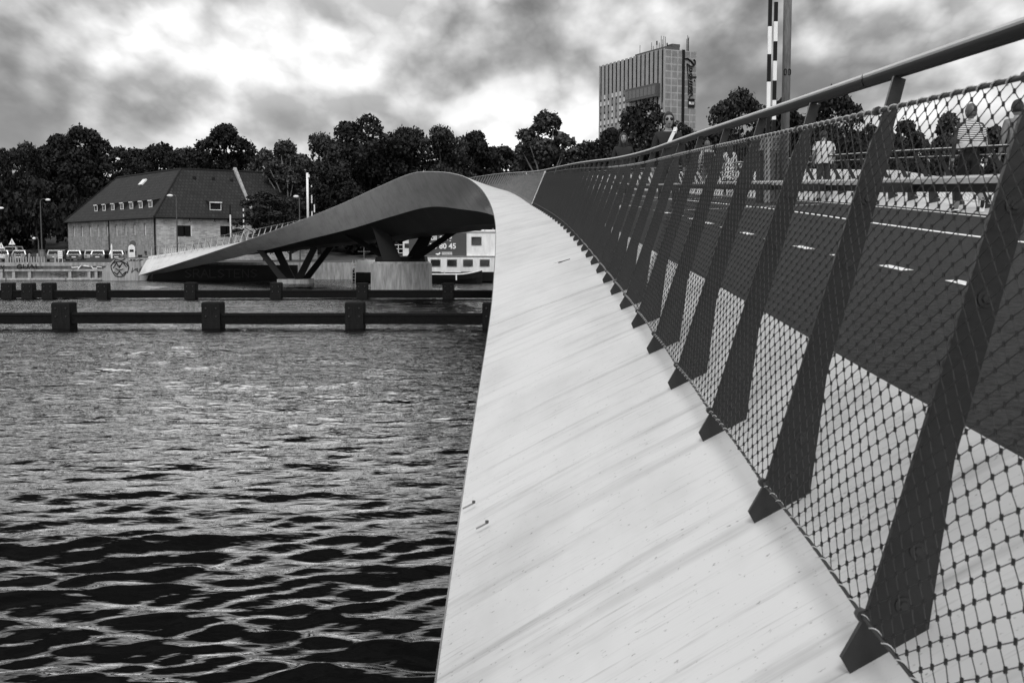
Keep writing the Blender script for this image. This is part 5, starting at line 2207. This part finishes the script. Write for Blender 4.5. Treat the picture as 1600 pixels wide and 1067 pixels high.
# ------------------------------------------------------------------ people
def person(label, s, r, rz, J, mats, H=1.70, hair='short', hair_m='hair_dark', female=False, extra=None, shades=False, girth=1.0):
    """J: joints in metres for a 1.70 m figure that looks along +Y"""
    base = deck_pt(s, r)
    root = thing('person', label, 'person', base, float(gi(g_h, s)) + rz, 'people on the footbridge')
    k = H / 1.70
    names = list(J)
    rad = {'pelvis': (.145, .115), 'waist': (.125, .095), 'chest': (.155, .11), 'neck': (.055, .055), 'head0': (.06, .065), 'shL': (.07, .065), 'shR': (.07, .065),
           'elL': (.046, .046), 'elR': (.046, .046), 'wrL': (.032, .026), 'wrR': (.032, .026), 'haL': (.04, .02), 'haR': (.04, .02), 'hipL': (.095, .095), 'hipR': (.095, .095),
           'knL': (.062, .062), 'knR': (.062, .062), 'anL': (.042, .045), 'anR': (.042, .045), 'heL': (.04, .045), 'heR': (.04, .045), 'toL': (.042, .03), 'toR': (.042, .03)}
    bones = [('pelvis', 'waist'), ('waist', 'chest'), ('chest', 'neck'), ('neck', 'head0'), ('chest', 'shL'), ('chest', 'shR'), ('shL', 'elL'), ('shR', 'elR'), ('elL', 'wrL'), ('elR', 'wrR'),
             ('wrL', 'haL'), ('wrR', 'haR'), ('pelvis', 'hipL'), ('pelvis', 'hipR'), ('hipL', 'knL'), ('hipR', 'knR'), ('knL', 'anL'), ('knR', 'anR'), ('anL', 'toL'), ('anR', 'toR')]
    used = [n for n in names if n in rad and n not in ('heL', 'heR')]
    idx = {n: i for i, n in enumerate(used)}
    me = bpy.data.meshes.new('body_cage')
    me.from_pydata([Vector(J[n]) * k for n in used], [(idx[a], idx[b]) for a, b in bones], [])
    tmp = bpy.data.objects.new('tmp_body', me)
    col.objects.link(tmp)
    md = tmp.modifiers.new('skin', 'SKIN')
    for n in used:
        v = me.skin_vertices[0].data[idx[n]]
        g = girth if n in ('pelvis', 'waist', 'chest', 'hipL', 'hipR') else 1.0
        v.radius = (rad[n][0] * k * g, rad[n][1] * k * g)
        v.use_root = n == 'pelvis'
    md.use_smooth_shade = True
    sb = tmp.modifiers.new('sub', 'SUBSURF')
    sb.levels = sb.render_levels = 2
    bpy.context.view_layer.update()
    body = bpy.data.meshes.new_from_object(tmp.evaluated_get(bpy.context.evaluated_depsgraph_get()))
    bpy.data.objects.remove(tmp)
    bm = bmesh.new()
    bm.from_mesh(body)
    slots = ['skin', mats['top'], mats['legs'], mats['shoe'], 'black', hair_m]
    zone = {}
    segs = [(Vector(J[a]) * k, Vector(J[b]) * k, a, b) for a, b in bones]
    for f in bm.faces:
        c_ = f.calc_center_median()
        best, bz = 1e9, 1
        for a, b, na, nb in segs:
            t_ = max(0, min(1, (c_ - a).dot(b - a) / max((b - a).length_squared, 1e-9)))
            d_ = (c_ - (a + (b - a) * t_)).length
            if d_ < best:
                best = d_
                if nb in ('haL', 'haR', 'head0') or na == 'neck':
                    bz = 0
                elif nb in ('wrL', 'wrR'):
                    bz = 1 if mats.get('sleeve', 'long') == 'long' else 0
                elif nb in ('elL', 'elR'):
                    bz = 1 if mats.get('sleeve', 'long') in ('long', 'short') and (mats.get('sleeve', 'long') == 'long' or t_ < .55) else 0
                elif nb in ('toL', 'toR'):
                    bz = 3
                elif nb in ('anL', 'anR'):
                    bz = 2 if t_ < mats.get('cuff', 0.92) else 0
                elif nb in ('knL', 'knR', 'hipL', 'hipR'):
                    bz = 2
                elif na == 'pelvis':
                    bz = 1 if t_ > .25 else 2
                else:
                    bz = 1
        f.material_index = bz
        f.smooth = True
    # head: one modelled skull with jaw, brow and nose
    hc_ = Vector(J['head']) * k
    yaw = J.get('yaw', 0.0)
    hb_ = MB()
    nn_, mm_ = 20, 14
    for j in range(mm_ + 1):
        th = math.pi * j / mm_
        for i in range(nn_):
            ph = 2 * math.pi * i / nn_
            x_, y_, z_ = math.sin(th) * math.cos(ph), math.sin(th) * math.sin(ph), math.cos(th)
            jaw = 1 - 0.26 * max(0, -z_) ** 1.2
            fy = y_ * (.098 if y_ > 0 else .105)
            if y_ > 0 and z_ < 0:
                fy *= 1 - .10 * (-z_)
            p_ = Vector((x_ * .074 * jaw, fy, z_ * .118))
            if y_ > .85 and abs(x_) < .28 and -.35 < z_ < .12:
                p_.y += .018 * (1 - abs(x_) / .28)
            if y_ > .6 and .02 < z_ < .3 and .15 < abs(x_) < .6:
                p_.y -= .007
            hb_.v.append(tuple(p_ * k))
    for j in range(mm_):
        for i in range(nn_):
            a_, b_ = j * nn_ + i, j * nn_ + (i + 1) % nn_
            hb_.f.append([a_, a_ + nn_, b_ + nn_, b_])
            hb_.mi.append(0)
            hb_.uv.append(None)
    for sx in (-1, 1):
        hb_.cur = 0
        hb_.sphere((sx * .076 * k, -.005 * k, -.005 * k), (.012 * k, .022 * k, .034 * k), 8, 6)
        hb_.cur = 4
        hb_.sphere((sx * .030 * k, .086 * k, .018 * k), (.014 * k, .008 * k, .007 * k), 8, 6)
        if shades:
            hb_.sphere((sx * .034 * k, .090 * k, .018 * k), (.030 * k, .012 * k, .021 * k), 10, 6)
        hb_.cur = 5
        hb_.sphere((sx * .030 * k, .089 * k, .040 * k), (.019 * k, .007 * k, .0045 * k), 8, 4)
    hb_.cur = 4
    hb_.sphere((0, .090 * k, -.055 * k), (.022 * k, .006 * k, .005 * k), 8, 4)
    rot = Matrix.Rotation(yaw, 3, 'Z') @ Matrix.Rotation(J.get('nod', 0.0), 3, 'X')
    vs_ = [bm.verts.new(hc_ + rot @ Vector(p_)) for p_ in hb_.v]
    for f_, mi_ in zip(hb_.f, hb_.mi):
        try:
            nf = bm.faces.new([vs_[i] for i in f_])
            nf.material_index = mi_
            nf.smooth = True
        except ValueError:
            pass
    # fingers
    for sd in 'LR':
        wv, hv = Vector(J['wr' + sd]) * k, Vector(J['ha' + sd]) * k
        d_ = (hv - wv).normalized()
        side = d_.cross(Vector((1, 0, 0)))
        if side.length < .2:
            side = d_.cross(Vector((0, 1, 0)))
        side.normalize()
        curl = side.cross(d_) * (1 if sd == 'L' else -1)
        for fi, (off, ln) in enumerate(((-.028, .066), (-.010, .075), (.010, .070), (.027, .055), (-.040, .05))):
            fb = MB()
            o_ = hv + side * off * k - d_ * (.0 if fi < 4 else .035)
            dd = d_ if fi < 4 else (d_ - side * .8).normalized()
            fb.tube([o_, o_ + dd * ln * k * .5 + curl * .004, o_ + dd * ln * k * .95 + curl * .022 * k], [.010 * k, .009 * k, .006 * k], 5)
            fv = [bm.verts.new(p_) for p_ in fb.v]
            for f_ in fb.f:
                nf = bm.faces.new([fv[i] for i in f_])
                nf.material_index = 0
                nf.smooth = True
    body.materials.clear()
    for sname in slots:
        body.materials.append(M[sname])
    bm.to_mesh(body)
    bm.free()
    body.name = 'body'
    link('body', body, root)
    # hair
    hm = MB()
    n2, m2_ = 22, 14
    for j in range(m2_ + 1):
        th = math.pi * j / m2_
        for i in range(n2):
            ph = 2 * math.pi * i / n2
            x_, y_, z_ = math.sin(th) * math.cos(ph), math.sin(th) * math.sin(ph), math.cos(th)
            sc = 1.0 + .05 * math.sin(ph * 7 + j) * .4
            p_ = Vector((x_ * .089 * sc, y_ * .118 * sc - .012, z_ * .130 * sc + .014))
            if hair == 'long':
                if z_ < 0.1 and y_ < .45:
                    t_ = (0.1 - z_)
                    p_.z -= .30 * t_
                    p_.y -= .03 * t_
                    p_.x *= 1 + .35 * min(t_, .7)
                if y_ > .3 and z_ < .55:
                    p_.y = min(p_.y, .058)
                    p_.x *= 1.05
            else:
                if y_ > .15 and z_ < .62:
                    p_.y = min(p_.y, .050)
                if z_ < -.15:
                    p_.z = max(p_.z, -.055 if hair == 'short' else -.075)
                    p_.x *= .93
            hm.v.append(tuple(hc_ + rot @ (p_ * k)))
    for j in range(m2_):
        for i in range(n2):
            a_, b_ = j * n2 + i, j * n2 + (i + 1) % n2
            hm.f.append([a_, a_ + n2, b_ + n2, b_])
            hm.uv.append(None)
            hm.mi.append(0)
    hm.build('hair', M[hair_m], root, smooth=True)
    if extra:
        extra(root, k, J)
    return root


STAND = dict(pelvis=(0, 0, .93), waist=(0, 0, 1.08), chest=(0, .0, 1.28), neck=(0, -.01, 1.43), head0=(0, .01, 1.50), head=(0, .02, 1.585),
             shL=(-.17, 0, 1.37), shR=(.17, 0, 1.37), elL=(-.23, -.02, 1.10), elR=(.23, -.02, 1.10), wrL=(-.24, .05, .86), wrR=(.24, .05, .86), haL=(-.24, .07, .79), haR=(.24, .07, .79),
             hipL=(-.09, 0, .88), hipR=(.09, 0, .88), knL=(-.10, .02, .48), knR=(.10, .02, .48), anL=(-.10, -.02, .085), anR=(.10, -.02, .085), toL=(-.11, .14, .035), toR=(.11, .14, .035))


def pose(**k):
    d = dict(STAND)
    d.update(k)
    return d


WALK_R = dict(knL=(-.09, .20, .50), anL=(-.09, .26, .09), toL=(-.09, .42, .05), knR=(.09, .02, .47), anR=(.09, -.32, .20), toR=(.09, -.30, .06))
WALK_L = dict(knR=(.09, .20, .50), anR=(.09, .28, .09), toR=(.09, .44, .05), knL=(-.09, .03, .48), anL=(-.09, -.28, .15), toL=(-.09, -.20, .035))


def shawl(root, k, J):
    m_ = MB()
    n_ = 24
    rows = []
    for z_, rx, ry, yo in ((1.46, .085, .085, -.01), (1.41, .15, .12, -.01), (1.34, .225, .155, -.015), (1.22, .255, .18, -.02), (1.10, .265, .19, -.02)):
        ring_ = [(math.cos(a) * rx * k * (1 + .03 * math.sin(5 * a)), (math.sin(a) * ry + yo) * k, (z_ + .012 * math.sin(3 * a)) * k) for a in np.linspace(0, 2 * math.pi, n_ + 1)]
        rows.append(ring_)
    loft(m_, rows)
    m_.build('shawl', M['stripes'], root, smooth=True)
    m_ = MB()
    rows = []
    for z_, rx, ry in ((1.105, .266, .192), (1.06, .268, .192), (1.02, .262, .188)):
        rows.append([(math.cos(a) * rx * k * (1 + .03 * math.sin(5 * a)), (math.sin(a) * ry - .02) * k, (z_ + .012 * math.sin(3 * a)) * k) for a in np.linspace(0, 2 * math.pi, n_ + 1)])
    loft(m_, rows)
    m_.build('shawl_hem', M['cloth_white'], root, smooth=True)
    for sx, sd in ((-1, 'L'), (1, 'R')):
        m_ = MB()
        a_, t_ = Vector(J['an' + sd]) * k, Vector(J['to' + sd]) * k
        d_ = (t_ - a_)
        m_.bar(a_ - d_ * .25 - Vector((0, 0, .045 * k)), t_ + d_ * .18 - Vector((0, 0, .022 * k)), .085 * k, .022 * k)
        m_.build('shoe_sole', M['white'], root)


def tee_loose(root, k, J):
    m_ = MB()
    rows = []
    for z_, rx, ry in ((1.43, .09, .08), (1.38, .175, .11), (1.28, .19, .135), (1.10, .185, .14), (.96, .205, .155), (.90, .20, .15)):
        rows.append([(math.cos(a) * rx * k * (1 + .03 * math.sin(4 * a + z_ * 9)), math.sin(a) * ry * k, (z_ + .01 * math.sin(3 * a)) * k) for a in np.linspace(0, 2 * math.pi, 25)])
    loft(m_, rows)
    m_.build('shirt', M['cloth_white'], root, smooth=True)
    for sx, sd in ((-1, 'L'), (1, 'R')):
        m_ = MB()
        a_, b_ = Vector(J['sh' + sd]) * k, Vector(J['el' + sd]) * k
        m_.tube([a_ + Vector((-sx * .03, 0, .02)), a_ + (b_ - a_) * .3, a_ + (b_ - a_) * .62], [.075 * k, .078 * k, .075 * k], 12, caps=False)
        m_.build('sleeve', M['cloth_white'], root, smooth=True)


def bag(root, k, J):
    m_ = MB()
    m_.box((.02, -.22 * k, 1.13 * k), (.34 * k, .16 * k, .42 * k), taper=.86)
    m_.build('backpack', M['cloth_black'], root)
    for sx in (-1, 1):
        m_ = MB()
        m_.tube([(sx * .12 * k, -.18 * k, 1.32 * k), (sx * .13 * k, -.02, 1.45 * k), (sx * .13 * k, .12 * k, 1.30 * k), (sx * .14 * k, .05 * k, 1.02 * k)], .016, 5)
        m_.build('strap', M['cloth_black'], root)


def side_bag(root, k, J):
    m_ = MB()
    m_.box((.30 * k, -.03, .98 * k), (.12 * k, .34 * k, .3 * k), taper=.8)
    m_.build('handbag', M['pattern'], root)
    m_ = MB()
    m_.tube([(.29 * k, .08, 1.10 * k), (.15 * k, .02, 1.45 * k), (.29 * k, -.12, 1.10 * k)], .012, 5)
    m_.build('strap', M['cloth_black'], root)
    rows = []
    sk = MB()
    for z_, rx, ry in ((1.06, .14, .11), (.92, .19, .16), (.7, .23, .2), (.52, .25, .22)):
        rows.append([(math.cos(a) * rx * k * (1 + .06 * math.sin(6 * a)), math.sin(a) * ry * k, z_ * k) for a in np.linspace(0, 2 * math.pi, 25)])
    loft(sk, rows)
    sk.build('skirt', M['pattern'], root, smooth=True)


def lanyard(root, k, J):
    m_ = MB()
    m_.bar((-.10 * k, .10 * k, 1.47 * k), (.02 * k, .145 * k, 1.22 * k), .03, .045)
    m_.build('white_strap', M['white'], root)
    m_ = MB()
    m_.bar((-.105 * k, .05 * k, 1.47 * k), (-.075 * k, .12 * k, 1.40 * k), .05, .05)
    m_.build('collar', M['white'], root)


def at_deck(p_, d_):
    return at_px(p_, d_)


s_, r__ = at_deck(1506, 18.3)
person('walker with fair hair and striped shawl over dark clothes, seen from behind', s_, r__, 0.0, pose(**WALK_R, elL=(-.26, -.04, 1.10), elR=(.26, -.04, 1.10), wrL=(-.27, .0, .86), wrR=(.27, .02, .86), haL=(-.27, .01, .79), haR=(.27, .03, .79), nod=-.15),
       dict(top='cloth_dark', legs='cloth_black', shoe='cloth_black', cuff=.72), H=1.72, hair='bob', hair_m='hair_grey', extra=shawl)
s_, r__ = at_deck(1579, 18.0)
person('walker in dark jacket half hidden by the nearest post at the right', s_, r__, 0.05, pose(**WALK_L), dict(top='cloth_grey', legs='cloth_dark', shoe='cloth_black'), H=1.74, hair='short', girth=1.1)
s_, r__ = at_deck(1283, 26.3)
person('dark haired figure in loose white shirt standing by the far railing, back turned', s_, r__, -0.1, pose(elL=(-.24, .02, 1.12), wrL=(-.22, .14, .92), haL=(-.20, .19, .87), nod=-.35, head=(0, .06, 1.56)),
       dict(top='cloth_white', legs='cloth_dark', shoe='cloth_black', sleeve='short', cuff=.55), H=1.64, hair='short', extra=tee_loose)
s_, r__ = at_deck(1103, 37.0)
person('grey haired walker with black backpack and white sleeves', s_, r__, 0.0, pose(**WALK_L), dict(top='cloth_white', legs='cloth_grey', shoe='cloth_black'), H=1.80, hair='short', hair_m='hair_grey', extra=bag)
s_, r__ = at_deck(1137, 36.6)
person('long haired walker in patterned skirt with shoulder bag', s_, r__, 0.0, pose(**WALK_R), dict(top='cloth_white', legs='cloth_black', shoe='cloth_white'), H=1.66, hair='long', extra=side_bag)
s_, r__ = at_deck(1040, 18.6)
person('dark dressed walker with sunglasses and white strap coming towards the camera', s_, r__, math.pi, pose(**WALK_R), dict(top='cloth_black', legs='cloth_black', shoe='cloth_black'), H=1.80, hair='short', extra=lanyard, shades=True)
s_, r__ = at_deck(972, 25.0)
person('smiling dark haired walker in dark clothes, farther left above the handrail', s_, r__, math.pi, pose(**WALK_L), dict(top='cloth_black', legs='cloth_dark', shoe='cloth_white'), H=1.70, hair='long')
